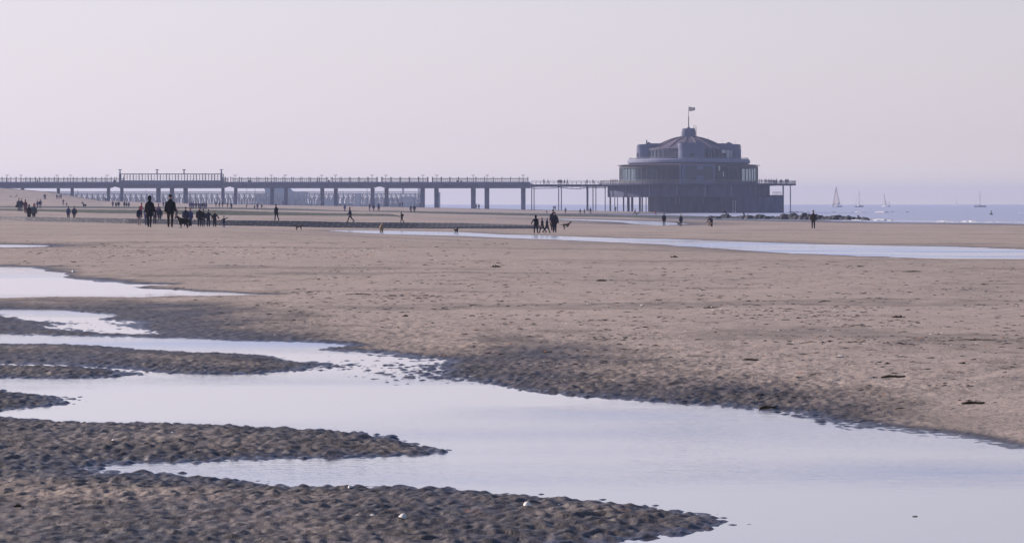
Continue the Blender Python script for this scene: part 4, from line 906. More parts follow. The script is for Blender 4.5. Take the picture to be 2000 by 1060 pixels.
# ================================================================== PEOPLE
TMP = []
def fuse(b, name, m, voxel):
    me = b.mesh(name, m); o = bpy.data.objects.new('tmp', me); COL.objects.link(o)
    r = o.modifiers.new('r', 'REMESH'); r.mode = 'VOXEL'; r.voxel_size = voxel; r.use_smooth_shade = True
    s = o.modifiers.new('s', 'SMOOTH'); s.iterations = 2; s.factor = 0.5
    dg = bpy.context.evaluated_depsgraph_get(); dg.update()
    me2 = bpy.data.meshes.new_from_object(o.evaluated_get(dg)); me2.name = name
    bpy.data.objects.remove(o); bpy.data.meshes.remove(me)
    if not me2.materials: me2.materials.append(m)
    me2.polygons.foreach_set('use_smooth', [True]*len(me2.polygons)); return me2
def rotx(v, a): c, s = math.cos(a), math.sin(a); return Vector((v.x, v.y*c-v.z*s, v.y*s+v.z*c))
def person_meshes(legs=((12,8,0.02),(-14,4,0.02)), arms=((-12,6,12),(10,6,12)), lean=2, hem=0.78, coatw=1.0, flare=1.0, hat=None, hair='short', hood=False, sit=False, pack=False, slim=1.0, near=False, child=False, head_fwd=0.02, legw=1.0):
    """standing figure 1.75 m tall facing +y.  legs: (swing forward deg, knee bend deg, spread) left,right ; arms: (swing, abduct, elbow)"""
    hipz = 0.92; parts = {}
    body = MB(); coat = MB(); tr = MB(); shoes = []; hairb = MB()
    feet = []
    for sx, (sw, kn, sp) in ((-1,legs[0]), (1,legs[1])):
        hip = Vector((sx*0.09, 0, hipz)); d = Vector((sx*sp, math.sin(R(sw)), -math.cos(R(sw)))).normalized(); knee = hip+d*0.43
        a2 = R(sw-kn); d2 = Vector((sx*sp*0.3, math.sin(a2), -math.cos(a2))).normalized(); ank = knee+d2*0.41
        feet.append((hip, knee, ank, sw-kn))
    low = min(f[2].z for f in feet)-0.075
    up = Matrix.Translation((0,0,-low)); pel = Vector((0,0,hipz-low))
    def T(v): return Vector(v)+Vector((0,0,-low))
    for hip, knee, ank, ang in feet:
        hip, knee, ank = T(hip), T(knee), T(ank)
        body.tube([hip+Vector((0,0,0.03)), hip.lerp(knee,0.5), knee, knee.lerp(ank,0.35), ank, ank-Vector((0,0,0.03))], [0.085,0.07,0.052,0.055,0.036,0.04], 10)
        pitch = R(max(-35, min(40, ang*0.6))); toe = Vector((0, 0.17*math.cos(pitch), 0.17*math.sin(pitch)))
        heel = ank+Vector((0,-0.06,-0.045)); 
        body.tube([heel, ank+Vector((0,0.03,-0.045)), ank+toe+Vector((0,0,-0.055))], [0.034,0.038,0.028], 8, 0.8)
        tr.tube([hip+Vector((0,0,0.06)), hip.lerp(knee,0.5), knee, knee.lerp(ank,0.4), ank+Vector((0,0,0.05)), ank+Vector((0,0,0.0))], [0.105*legw,0.092*legw,0.070*legw,0.068*legw,0.058*legw,0.062*legw], 12)
        sb = MB(); sb.tube([heel+Vector((0,-0.02,0.0)), ank+Vector((0,0.03,-0.035)), ank+toe*0.7+Vector((0,0,-0.045)), ank+toe+Vector((0,0.03,-0.055))], [0.042,0.050,0.046,0.030], 10, 0.85); sb.tube([ank+Vector((0,0,-0.04)), ank+Vector((0,-0.005,0.06))], [0.048,0.047], 10)
        shoes.append(sb)
    tr.rings([(0,0,pel.z-0.07,0.15,0.11),(0,0,pel.z,0.175,0.125),(0,0,pel.z+0.10,0.16,0.115)], 18)
    # upper body leans about the pelvis
    LM = Matrix.Translation(pel)@Matrix.Rotation(R(-lean), 4, 'X')
    body.rings([(0,0,-0.05,0.16,0.11),(0,0,0.05,0.16,0.11),(0,0,0.18,0.135*slim,0.10),(0,0.005,0.34,0.155*slim,0.115),(0,0,0.46,0.17*slim,0.105),(0,0,0.53,0.10,0.075),(0,0.005,0.57,0.058,0.058),(0,0.01,0.63,0.052,0.055)], 18, LM)
    w = coatw
    hz = hem-hipz
    coat_r = [(0,0,hz,0.175*w*flare,0.135*w*flare),(0,0,hz+0.04,0.180*w*flare,0.14*w*flare)]
    if hz < -0.12: coat_r += [(0,0,-0.06,0.185*w,0.145*w)]
    coat_r += [(0,0,0.02,0.18*w,0.138*w),(0,0,0.16,0.165*w*slim,0.128*w),(0,0.0,0.32,0.185*w*slim,0.142*w),(0,0,0.42,0.200*slim*w,0.138*w),(0,0,0.475,0.175*slim,0.12),(0,0,0.525,0.120,0.098),(0,0,0.57,0.085,0.085),(0,0.005,0.63,0.076,0.078)]
    if lean > 40: coat.rings([c for c in coat_r if c[2] > -0.05], 20, LM); 
    else:
        # the part below the waist hangs straight down
        rs = [(c[0]+0, c[1], c[2]) + c[3:] for c in coat_r]
        vs_up = [c for c in rs if c[2] >= 0.0]; vs_dn = [c for c in rs if c[2] <= 0.03]
        coat.rings(vs_up, 20, LM); coat.rings(vs_dn, 20, Matrix.Translation(pel))
    hands = []
    for sx, (sw, ab, elb) in ((-1,arms[0]), (1,arms[1])):
        sh = LM@Vector((sx*0.172*slim*min(w,1.10), 0, 0.450))
        d = Vector((sx*math.sin(R(ab)), math.sin(R(sw))*math.cos(R(ab)), -math.cos(R(sw))*math.cos(R(ab)))); el_ = sh+d*0.29
        a2 = R(sw+elb); ab2 = R(ab*0.75 if abs(ab) < 60 else ab); d2 = Vector((sx*math.sin(ab2), math.sin(a2)*math.cos(ab2), -math.cos(a2)*math.cos(ab2))).normalized()
        wr = el_+d2*0.245
        body.tube([sh, sh.lerp(el_,0.5), el_, el_.lerp(wr,0.4), wr], [0.055,0.048,0.040,0.040,0.027], 10)
        coat.tube([sh+Vector((-sx*0.03,0,0.0)), sh+d*0.06, el_, el_.lerp(wr,0.5), wr-d2*0.005], [0.070*w,0.074*w,0.063*w,0.056*w,0.046*w], 12)
        # hand: palm, four fingers of different length curled a little, thumb from the side
        side = Vector((0, 1, 0)) if abs(d2.y) < 0.8 else Vector((0,0,1)); side = (side-d2*side.dot(d2)).normalized(); nrm = d2.cross(side).normalized()*(-sx)
        palm = wr+d2*0.085; body.tube([wr, wr+d2*0.04, palm], [0.026,0.036,0.036], 8, 1.0)
        for k, (off, ln) in enumerate(((0.030,0.068),(0.010,0.078),(-0.010,0.072),(-0.030,0.056))):
            r0 = palm+side*off; p1 = r0+d2*ln*0.45+nrm*0.006*k; p2 = p1+(d2*0.85+nrm*0.5).normalized()*ln*0.35; p3 = p2+(d2*0.5+nrm*0.85).normalized()*ln*0.3
            body.tube([r0-d2*0.02, p1, p2, p3], [0.0105,0.0100,0.0092,0.008], 6)
        t0 = wr+d2*0.03+side*0.030; body.tube([t0, t0+(d2+side*0.9).normalized()*0.035, t0+(d2+side*0.5+nrm*0.4).normalized()*0.065], [0.013,0.012,0.009], 6)
        hands.append(palm)
    hl = min(lean*0.35, 25)
    HM = LM@Matrix.Translation((0, head_fwd, 0.64))@Matrix.Rotation(R(lean-hl), 4, 'X')
    ks = 1.22 if child else 1.0
    body.rings([(0,0.02,-0.02,0.045*ks,0.05*ks),(0,0.03,0.01*ks,0.060*ks,0.072*ks),(0,0.018,0.06*ks,0.072*ks,0.090*ks),(0,0.008,0.11*ks,0.077*ks,0.097*ks),(0,0.0,0.16*ks,0.076*ks,0.098*ks),(0,-0.004,0.205*ks,0.060*ks,0.078*ks),(0,-0.004,0.228*ks,0.025*ks,0.035*ks)], 16, HM)
    body.rings([(0,0.108*ks,0.078*ks,0.016,0.014),(0,0.114*ks,0.088*ks,0.016,0.017),(0,0.102*ks,0.13*ks,0.009,0.012)], 8, HM)      # nose
    body.rings([(0,0.098*ks,0.048*ks,0.024,0.012),(0,0.098*ks,0.058*ks,0.026,0.014),(0,0.096*ks,0.064*ks,0.018,0.010)], 8, HM)    # lips
    for sx in (-1, 1): body.rings([(sx*0.078*ks,-0.002,0.075*ks,0.010,0.014),(sx*0.082*ks,-0.006,0.105*ks,0.012,0.022),(sx*0.080*ks,-0.006,0.13*ks,0.008,0.014)], 8, HM)
    cap = [(0,-0.012,0.135*ks,0.083*ks,0.095*ks),(0,-0.010,0.165*ks,0.084*ks,0.104*ks),(0,-0.006,0.205*ks,0.068*ks,0.086*ks),(0,-0.004,0.238*ks,0.032*ks,0.042*ks)]
    if hood: hairb.rings([(0,-0.02,-0.03,0.10,0.10),(0,-0.03,0.03*ks,0.108*ks,0.115*ks),(0,-0.025,0.12*ks,0.112*ks,0.122*ks),(0,-0.02,0.20*ks,0.095*ks,0.11*ks),(0,-0.01,0.255*ks,0.045*ks,0.06*ks)], 14, HM)
    elif hair == 'long': hairb.rings([(0,-0.07,-0.10,0.07,0.03),(0,-0.060,-0.02,0.088,0.05),(0,-0.045,0.06*ks,0.092*ks,0.075*ks)]+cap[:1]+cap[1:], 14, HM)
    elif hair == 'bob': hairb.rings([(0,-0.045,0.02,0.085,0.06),(0,-0.035,0.08*ks,0.094*ks,0.085*ks)]+cap, 14, HM)
    else: hairb.rings([(0,-0.045,0.055*ks,0.062*ks,0.055*ks)]+cap, 14, HM)
    if hat == 'beanie': hairb = MB().rings([(0,-0.008,0.115*ks,0.090*ks,0.108*ks),(0,-0.008,0.16*ks,0.090*ks,0.110*ks),(0,-0.006,0.215*ks,0.070*ks,0.088*ks),(0,-0.004,0.25*ks,0.030*ks,0.036*ks)], 14, HM)
    elif hat == 'cap': hairb = MB().rings([(0,-0.03,0.08*ks,0.074*ks,0.07*ks),(0,-0.008,0.13*ks,0.089*ks,0.108*ks),(0,-0.008,0.17*ks,0.087*ks,0.106*ks),(0,-0.006,0.21*ks,0.070*ks,0.085*ks),(0,-0.004,0.235*ks,0.03*ks,0.035*ks)], 14, HM).rings([(0,0.13*ks,0.142*ks,0.060,0.055),(0,0.13*ks,0.152*ks,0.060,0.055)], 12, HM)
    vx = 0.011 if near else 0.016
    parts['body'] = fuse(body, 'body', M['skin'], vx)
    parts['coat'] = fuse(coat, 'coat', M['cloth'] if 'cloth' in M else M['black'], 0.018)
    parts['trousers'] = fuse(tr, 'trousers', M['navy'], 0.018)
    parts['hair'] = fuse(hairb, 'hair', M['hair_dark'], 0.014)
    parts['shoe'] = [fuse(sb, 'shoe', M['shoe'], 0.012) for sb in shoes]
    if pack: 
        pb = MB().rings([(0,-0.20,0.08,0.13,0.07),(0,-0.22,0.12,0.16,0.10),(0,-0.22,0.40,0.15,0.10),(0,-0.20,0.48,0.10,0.06)], 14, LM); parts['backpack'] = fuse(pb, 'backpack', M['navy'], 0.02)
    return parts
VAR = {}
def V(name, **k): VAR[name] = person_meshes(**k)
V('man_stride', legs=((14,6,0.05),(-10,10,0.05)), arms=((-10,10,10),(8,10,10)), hem=0.76, coatw=1.12, hat='cap', near=True)
V('woman_stride', legs=((6,10,-0.04),(-8,4,-0.03)), arms=((4,9,8),(-10,13,6)), hem=0.62, coatw=1.04, flare=1.05, hair='long', hood=True, near=True, slim=0.93, legw=0.85)
V('walk', legs=((10,8,0.03),(-12,6,0.03)), arms=((-8,8,10),(8,9,10)), hem=0.76)
V('walk_hood', legs=((-8,6,0.03),(10,8,0.03)), arms=((8,8,10),(-8,9,10)), hem=0.68, coatw=1.1, hood=True)
V('walk_bulky', legs=((6,6,0.02),(-8,4,0.02)), arms=((4,12,8),(-6,16,6)), hem=0.74, coatw=1.28, hat='beanie')
V('stand', legs=((2,2,0.04),(-2,2,0.04)), arms=((3,6,10),(3,6,14)), hem=0.78, coatw=1.08)
V('long_coat', legs=((7,6,0.0),(-7,4,0.0)), arms=((-5,6,10),(5,7,10)), hem=0.42, coatw=1.02, flare=1.12, hair='bob')
V('slim', legs=((5,4,-0.02),(-5,2,-0.02)), arms=((5,4,20),(5,4,20)), hem=0.7, coatw=0.92, slim=0.9, hair='long', legw=0.85)
V('side_walk', legs=((28,12,0.0),(-24,18,0.0)), arms=((-20,3,20),(20,3,25)), hem=0.66, coatw=1.05, lean=4, hair='short')
V('side_slow', legs=((16,10,0.0),(-10,22,0.0)), arms=((-6,2,30),(10,2,60)), hem=0.72, coatw=1.1, lean=7, hat='beanie', pack=False)
V('side_pack', legs=((20,16,0.0),(-8,30,0.0)), arms=((-6,2,40),(10,2,60)), hem=0.72, coatw=1.05, lean=9, hair='short', pack=True)
V('arm_out', legs=((8,6,0.10),(-8,4,0.10)), arms=((4,34,4),(-6,10,10)), hem=0.62, coatw=1.02, hood=True)
V('mother', legs=((5,4,0.03),(-5,2,0.03)), arms=((0,18,4),(0,36,0)), hem=0.45, coatw=1.03, flare=1.02, hat='beanie')
V('hold_right', legs=((5,4,0.02),(-5,2,0.02)), arms=((0,10,14),(0,30,0)), hem=0.74, coatw=1.0, hair='short')
V('child_wave', legs=((5,4,0.05),(-5,2,0.05)), arms=((0,44,0),(0,118,0)), hem=0.74, coatw=1.08, child=True, hat='beanie')
V('child', legs=((8,6,0.03),(-8,2,0.03)), arms=((0,14,10),(5,12,20)), hem=0.76, coatw=1.05, child=True, hat='beanie')
V('bend', legs=((6,4,0.05),(-6,2,0.06)), arms=((30,4,10),(36,6,10)), lean=82, hem=0.86, coatw=1.1)
V('stoop', legs=((4,4,0.05),(-4,2,0.05)), arms=((35,4,20),(40,4,20)), lean=38, hem=0.84, coatw=1.05)
V('lean_back', legs=((18,2,0.0),(14,4,0.0)), arms=((-10,6,10),(10,6,30)), lean=-12, hem=0.74)
V('sit', legs=((84,20,0.10),(80,26,0.10)), arms=((20,8,20),(24,8,30)), lean=-6, hem=0.86, coatw=1.05)
V('arms_up', legs=((5,4,0.06),(-5,2,0.06)), arms=((20,40,100),(20,30,120)), hem=0.76)
V('raised', legs=((5,4,0.05),(-5,4,0.05)), arms=((0,8,10),(60,20,80)), hem=0.74)
FAST = {}
def person(loc, var, H=1.72, rz=0.0, coat='black', tr='navy', hair='hair_dark', shoe='shoe', label='', group=None):
    p = VAR[var]; root = empty('person', loc, rz, H/1.75)
    def lk(n, me, m):
        o = link(n, me, root); o.material_slots[0].link = 'OBJECT'; o.material_slots[0].material = M[m]; return o
    link('body', p['body'], root); lk('coat', p['coat'], coat); lk('trousers', p['trousers'], tr)
    hn = 'hair'
    lk(hn, p['hair'], hair)
    for s in p['shoe']: lk('shoe', s, shoe)
    if 'backpack' in p: lk('backpack', p['backpack'], 'maroon')
    tag(root, label, 'person', group); return root
def beach_person(px, head, feet, var, D=None, Hn=1.72, kf=1.0, **k):
    """px column, head and feet rows of the photo; D guess (else from size)"""
    if D is None: D = Hn*F/(feet-head)
    Dg = find_D(px, feet, D); H = (feet-head)*Dg/F
    Hc = max(Hn*0.88, min(Hn*1.12, H*kf))
    X = (px-1000)*Dg/F; z = gz(X, Dg)+CZ
    if abs(Hc-H*kf) > 0.12 or abs((HZ-(z-CZ)*F/Dg)-feet) > 1.0: print('PERSON px %g feet %g D %.0f->%.0f size wants %.2f gets %.2f row %.1f' % (px, feet, D, Dg, H*kf, Hc, HZ-(z-CZ)*F/Dg))
    return person((X, Dg, z-0.008), var, Hc, **k)
L_ = R(90); RT = R(-90); BK = R(180)
bp = beach_person
bp(292, 383, 443.3, 'woman_stride', D=155, Hn=1.70, coat='black', tr='black', hair='black', shoe='shoe', label='person in long black hooded coat walking away left of the tall man with the dog')
bp(332.5, 379.8, 443.3, 'man_stride', D=156, Hn=1.80, coat='black', tr='brown', hair='black', shoe='shoe', label='tall man in broad black jacket, brown trousers and cap beside the black dog')
G = 'walkers in the group behind the couple with the dog'
bp(272, 404.5, 439.5, 'walk', D=250, Hn=1.62, coat='navy', tr='pale', label='person in navy jacket and pale trousers, leftmost of the group behind the couple', group=G)
bp(275, 395, 424.5, 'side_slow', D=330, Hn=1.70, rz=R(-60), coat='red', tr='brown', label='person in a red jacket just behind the walker in pale trousers')
bp(285.5, 407, 440, 'slim', D=252, coat='blue', tr='jeans', label='person in blue jeans half hidden behind the left side of the black hooded coat', group=G)
bp(302.5, 404, 437.5, 'hold_right', D=262, coat='navy', tr='navy', label='dark blue figure half hidden between the couple, close to the hooded coat', group=G)
bp(312, 403.5, 437, 'walk', D=262, coat='navy', tr='jeans', hair='hair_brown', label='person in grey blue jacket seen between the two large walkers', group=G)
bp(309.5, 396.5, 425, 'child', D=330, Hn=1.55, coat='purple', tr='grey', hair='purple', label='purple and white clad figure just above the one between the two large walkers')
bp(319, 392.5, 405, 'stand', D=760, coat='blue', tr='navy', label='tiny blue figure right between the heads of the two large walkers')
bp(344, 407.5, 432, 'lean_back', D=345, rz=R(50), coat='grey', tr='pale', hair='hair_fair', label='person in pale trousers leaning back right of the tall man')
bp(362.5, 404.8, 442, 'walk_bulky', D=250, coat='navy', tr='navy', hair='black', label='broad dark blue walker right behind the black dog', group=G)
bp(371.5, 406.5, 442.3, 'stand', D=252, coat='blue', tr='jeans', hair='red', label='walker in blue with a red hat right of the black dog', group=G)
bp(389.5, 404.8, 443, 'walk_bulky', D=247, Hn=1.78, coat='black', tr='black', hair='hair_dark', label='tallest dark walker of the right hand row of five', group=G)
bp(396.8, 408.8, 443, 'walk', D=247, coat='black', tr='navy', label='dark walker second from left in the row of five, shoulder against the tallest', group=G)
bp(407, 409.5, 443.2, 'hold_right', D=247, coat='navy', tr='navy', label='dark walker third in the row of five reaching a hand to the woman', group=G)
bp(419.3, 412.6, 444, 'mother', D=245, Hn=1.6, coat='black', tr='black', hair='hair_brown', label='woman in long dark coat holding the hand of the waving child', group=G)
bp(437.3, 422.5, 444.6, 'child_wave', D=243, Hn=1.02, coat='navy', tr='blue', hair='navy', label='small child raising one arm at the right end of the row', group=G)
bp(56.8, 399.3, 431.3, 'long_coat', D=300, coat='black', tr='black', hair='black', label='person in long black coat, left of the couple with the red hat')
bp(66, 398, 431.5, 'walk_bulky', D=300, coat='grey', tr='black', hair='red', label='person in grey coat and dark red hat on the left')
G = 'walkers at the far left'
bp(36.8, 387.3, 412.5, 'walk_bulky', D=385, coat='navy', tr='navy', label='dark blue walker with a bag, leftmost of all beach walkers', group=G)
bp(41.8, 387.8, 413, 'walk', D=385, coat='navy', tr='jeans', hair='hair_fair', label='second walker from the left edge, close beside the one with the bag', group=G)
bp(49.6, 387.8, 416, 'long_coat', D=372, coat='maroon', tr='maroon', label='walker in long maroon coat, third from the left edge', group=G)
bp(67.5, 392.5, 409, 'child', D=390, Hn=1.15, coat='pink', tr='pink', hair='white', label='small figure in pink with a white hat behind the grey coated walker', group=G)
bp(73.4, 387.6, 406.5, 'walk', D=430, Hn=1.6, coat='purple', tr='navy', label='purple clad walker right of the pink figure', group=G)
bp(78.8, 386, 406.5, 'stand', D=440, coat='navy', tr='navy', label='navy clad walker at the right end of the far left group', group=G)
bag_o = link('bag', MB().rings([(0,0,0,0.20,0.10),(0,0,0.05,0.24,0.13),(0,0,0.28,0.20,0.10),(0,0,0.36,0.06,0.03)], 14).mesh('bag', M['navy'], True), None, pw(33.2, 384, py=405)); tag(bag_o, 'dark bag carried by the leftmost beach walker', 'bag')
G = 'tiny strollers on the far left slope'
bp(86.6, 378.3, 389, 'walk', D=840, coat='navy', tr='navy', label='left one of the tiny pair on the slope below the pier', group=G)
bp(88.8, 379, 389.5, 'raised', D=840, coat='grey', tr='navy', label='right one of the tiny pair on the slope below the pier', group=G)
bp(111.2, 379, 389, 'walk', D=860, coat='navy', tr='navy', label='tiny dark figure just left of the second pier pillar', group=G)
bp(115.5, 381, 389, 'child', D=860, Hn=1.45, coat='grey', tr='navy', label='tiny figure directly below the second pier pillar', group=G)
bp(119.2, 378, 389, 'walk', D=860, Hn=1.8, coat='blue', tr='navy', label='tiny blue figure just right of the second pier pillar', group=G)
bp(123.5, 390.3, 400.5, 'arms_up', D=780, coat='brown', tr='navy', label='tiny brown figure with elbows out on the left slope', group=G)
bp(130, 395, 403.5, 'child', D=760, Hn=1.2, coat='blue', tr='blue', hair='blue', label='tiny child in blue next to the brown figure', group=G)
bp(163, 392.2, 404.5, 'stoop', D=700, rz=R(60), coat='blue', tr='blue', label='person in blue bending over a low cart below the left slope', group=G)
bp(133.5, 405.6, 429, 'walk', D=380, coat='blue', tr='black', hair='black', label='left walker of the lone pair behind the first groyne', group='pair behind the first groyne')
bp(145, 405, 429, 'walk_bulky', D=380, coat='navy', tr='black', hair='black', label='right walker of the lone pair behind the first groyne', group='pair behind the first groyne')
bp(185.5, 385, 391.5, 'sit', D=860, Hn=1.3, rz=RT, coat='navy', tr='navy', label='left of two figures sitting on the slope', group=G)
bp(190, 387.5, 392.5, 'sit', D=860, Hn=1.2, rz=RT, coat='blue', tr='navy', label='right of two figures sitting on the slope', group=G)
bp(205.8, 385, 394.5, 'stand', D=880, coat='grey', tr='navy', label='lone tiny figure left of the fourth pier pillar', group=G)
G = 'strollers near the far groyne'
bp(19.5, 380.5, 385.5, 'sit', D=900, Hn=1.2, rz=RT, coat='navy', tr='navy', label='small figure sitting on the dune near the left edge, left one', group=G)
bp(33, 379.5, 385, 'sit', D=880, Hn=1.3, rz=L_, coat='navy', tr='navy', label='small figure sitting on the dune near the left edge, right one', group=G)
for px, hd, ft, va, c, t_, lb in (
 (220.2,391.5,405.5,'walk','purple','navy','first small figure left in the cluster around the fifth pillar'),
 (226.6,393.5,406.8,'walk','navy','navy','second small figure in the cluster around the fifth pillar'),
 (231.6,392.2,406.8,'walk_bulky','navy','navy','third small figure in the cluster around the fifth pillar'),
 (242.9,392.5,406.8,'walk_hood','navy','blue','fourth small figure in the cluster, just right of the fifth pillar'),
 (247.2,395.3,406.8,'slim','navy','navy','fifth and slimmest small figure in the cluster right of the fifth pillar'),
 (251.4,395.5,407,'walk','blue','navy','sixth small figure, right end of the cluster by the fifth pillar'),
 (371,394.2,408.5,'walk','blue','grey','first of the small distant crowd right of the thick pillars'),
 (374.6,393,408.5,'slim','blue','navy','second of the small distant crowd right of the thick pillars'),
 (378,394.2,408.5,'walk','blue','navy','third of the small distant crowd right of the thick pillars'),
 (383,393.6,408.3,'walk_hood','navy','blue','fourth of the small distant crowd, standing a little apart'),
 (388.2,395.2,408.8,'walk','navy','blue','fifth of the small distant crowd right of the thick pillars'),
 (392.2,396.2,409,'walk_bulky','blue','blue','sixth of the small distant crowd right of the thick pillars'),
 (395.8,396,409,'walk','navy','navy','seventh of the small distant crowd right of the thick pillars'),
 (399.2,394.6,409,'slim','navy','blue','eighth of the small distant crowd right of the thick pillars'),
 (402.3,397,409.3,'walk_hood','blue','blue','last of the small distant crowd, right end'),
 (421.8,397,405.5,'slim','maroon','pale','tiny slim figure, first in the loose line between the pillars'),
 (428.4,398.5,406,'slim','maroon','navy','tiny slim figure, second in the loose line between the pillars'),
 (434.6,397,405.6,'slim','navy','navy','tiny slim figure, third in the loose line, in front of the pillar'),
 (444.3,398,406,'slim','maroon','navy','tiny slim figure, fourth in the loose line between the pillars'),
 (451.9,395.8,408.8,'long_coat','navy','navy','dark long coated figure between two pillars, fifth in the loose line'),
 (481.6,402.5,408.2,'lean_back','navy','navy','tiny leaning figure left of the striding one near the ship'),
 (497.2,403.5,409.3,'child','green','navy','tiny child left of the striding figure near the ship'),
 (502.8,395.8,409.5,'walk','purple','blue','striding figure in purple before the ship'),
 (511.2,401.5,409,'stoop','navy','navy','tiny stooping figure right of the striding one'),
 (528.3,393.5,400,'walk','blue','navy','faint figure at the left edge of the pillar before the ship'),
 (552.6,392,402,'slim','navy','navy','lone slim figure between the pillars before the ship'),
 (673.2,399.5,413.3,'walk_hood','blue','purple','hooded figure in violet blue coat left of the walking man'),
 (721.9,397.5,411.8,'slim','navy','maroon','first and slimmest of three walkers below the middle pillars'),
 (729.6,398,413.2,'walk_bulky','blue','purple','middle one of three walkers below the middle pillars'),
 (739.4,395.8,413.6,'walk_hood','blue','navy','right one of three walkers below the middle pillars'),
 (781.3,394.8,404.8,'walk','blue','navy','left one of the hazy pair before the jetty end'),
 (786,392.4,405,'raised','blue','blue','right one of the hazy pair, raising an arm before the jetty end'),
 (802.4,400.3,415.2,'hold_right','navy','navy','left one of two walkers side by side right of the jetty end'),
 (809.3,399.8,415.4,'walk_bulky','navy','navy','right one of two walkers side by side right of the jetty end'),
 (820.2,397,404.5,'side_slow','green','navy','faint figure beside the pillar at the jetty end'),
 (930.2,397.5,409,'slim','navy','navy','left figure of the pair beside the thick pillar at centre'),
 (935.3,396.5,409.3,'walk','navy','navy','right figure of the pair beside the thick pillar at centre'),
 (1081.5,403.8,410,'stand','blue','blue','left figure of the hazy blue pair below the footbridge'),
 (1084.5,404.8,410,'stand','blue','navy','right figure of the hazy blue pair below the footbridge'),
 (1104.5,405.7,417,'walk_hood','navy','navy','lone hooded figure below the footbridge'),
 (1133.2,408,418,'walk_hood','navy','navy','first of three dark walkers below the footbridge'),
 (1141.4,408.3,418,'walk','maroon','navy','middle of three dark walkers below the footbridge'),
 (1153.2,404.2,418.4,'arm_out','navy','navy','last and tallest of three dark walkers below the footbridge'),
 (1202.3,401,411,'stoop','navy','navy','faint figure among the thin columns below the pavilion'),
 (1068,412.6,417.5,'child','navy','navy','small dark child figure alone below the footbridge')):
    D0 = {True: 1.72*F/(ft-hd)}[True]
    child_ = va in ('child',); rz = R(20) if va in ('raised',) else (L_ if va in ('side_slow','lean_back') else R(rr.uniform(-15,15)))
    Hn = 1.72 if va not in ('child','stoop','lean_back') else 1.15 if va == 'child' else 1.45
    bp(px, hd, ft, va, D=min(930, Hn*F/(ft-hd)), Hn=Hn, rz=rz, coat=c, tr=t_, label=lb, group=G)
# groyne walkers
def on_groyne(px, head, feet, var, D, **k):
    H = (feet-head)*D/F; return person(((px-1000)*D/F, D, -(feet-HZ)*D/F+CZ), var, H, **k)
on_groyne(540, 399.2, 431.4, 'side_slow', 275, rz=R(40), coat='black', tr='navy', hair='black', label='person in black coat walking on the nearest groyne, left of the three on it')
on_groyne(684, 404, 433.9, 'side_walk', 276, rz=L_+R(15), coat='navy', tr='brown', hair='hair_dark', label='man in dark blue coat striding left on the nearest groyne')
on_groyne(785, 413.0, 434.9, 'side_pack', 276, rz=L_+R(10), coat='black', tr='black', hair='hair_dark', label='small person with a backpack on the nearest groyne, right of the three on it')
G = 'family walking beside the water channel'
bp(1046.5, 420.2, 455.5, 'arm_out', D=235, Hn=1.6, rz=R(8), coat='black', tr='black', hair='black', label='hooded person with left arm out, leftmost of the family by the channel', group=G)
bp(1059.3, 424.8, 455, 'side_walk', D=235, Hn=1.45, rz=R(60), coat='navy', tr='black', hair='black', label='left one of two slim children in the middle of the family by the channel', group=G)
bp(1068, 425.2, 454.6, 'side_walk', D=236, Hn=1.42, rz=R(-115), coat='navy', tr='black', hair='hair_dark', label='right one of two slim children in the middle of the family by the channel', group=G)
bp(1083.2, 414.5, 454.3, 'walk_bulky', D=236, Hn=1.76, coat='black', tr='navy', hair='black', label='broad adult in dark jacket, rightmost of the family by the channel', group=G)
bp(1080, 409.4, 450.5, 'hold_right', D=247, Hn=1.84, coat='navy', tr='black', hair='hair_dark', label='tall bareheaded adult mostly hidden behind the rightmost family member', group=G)
bp(1588.5, 411, 446.3, 'walk_bulky', D=275, Hn=1.75, coat='brown', tr='black', hair='black', label='lone person in brown jacket walking away on the open sand at right')
bp(1297, 417.6, 441.3, 'stand', D=395, coat='black', tr='black', hair='black', label='lone dark figure standing at the tip of the thin puddle before the pavilion')
bp(1330, 421.4, 441.8, 'walk', D=390, Hn=1.55, coat='navy', tr='navy', hair='hair_fair', label='person with a small dog at the feet before the pavilion')
bp(1390, 423.3, 442.3, 'bend', D=385, Hn=1.6, kf=1.35, rz=L_+R(50), coat='black', tr='black', label='person bending down to a small dog before the pavilion')
bp(1240, 407, 420.4, 'side_walk', D=660, rz=RT, coat='maroon', tr='navy', label='person striding right behind a dog below the pavilion')
bp(1280.6, 409.6, 420.6, 'side_slow', D=680, rz=R(30), coat='red', tr='maroon', label='small person in red standing below the pavilion wall')
pz = pw(1418, 560, py=424.5); person(pz, 'stoop', 1.72, L_, 'black', 'black', label='person stooping with hand to face on the groyne rocks below the pavilion')
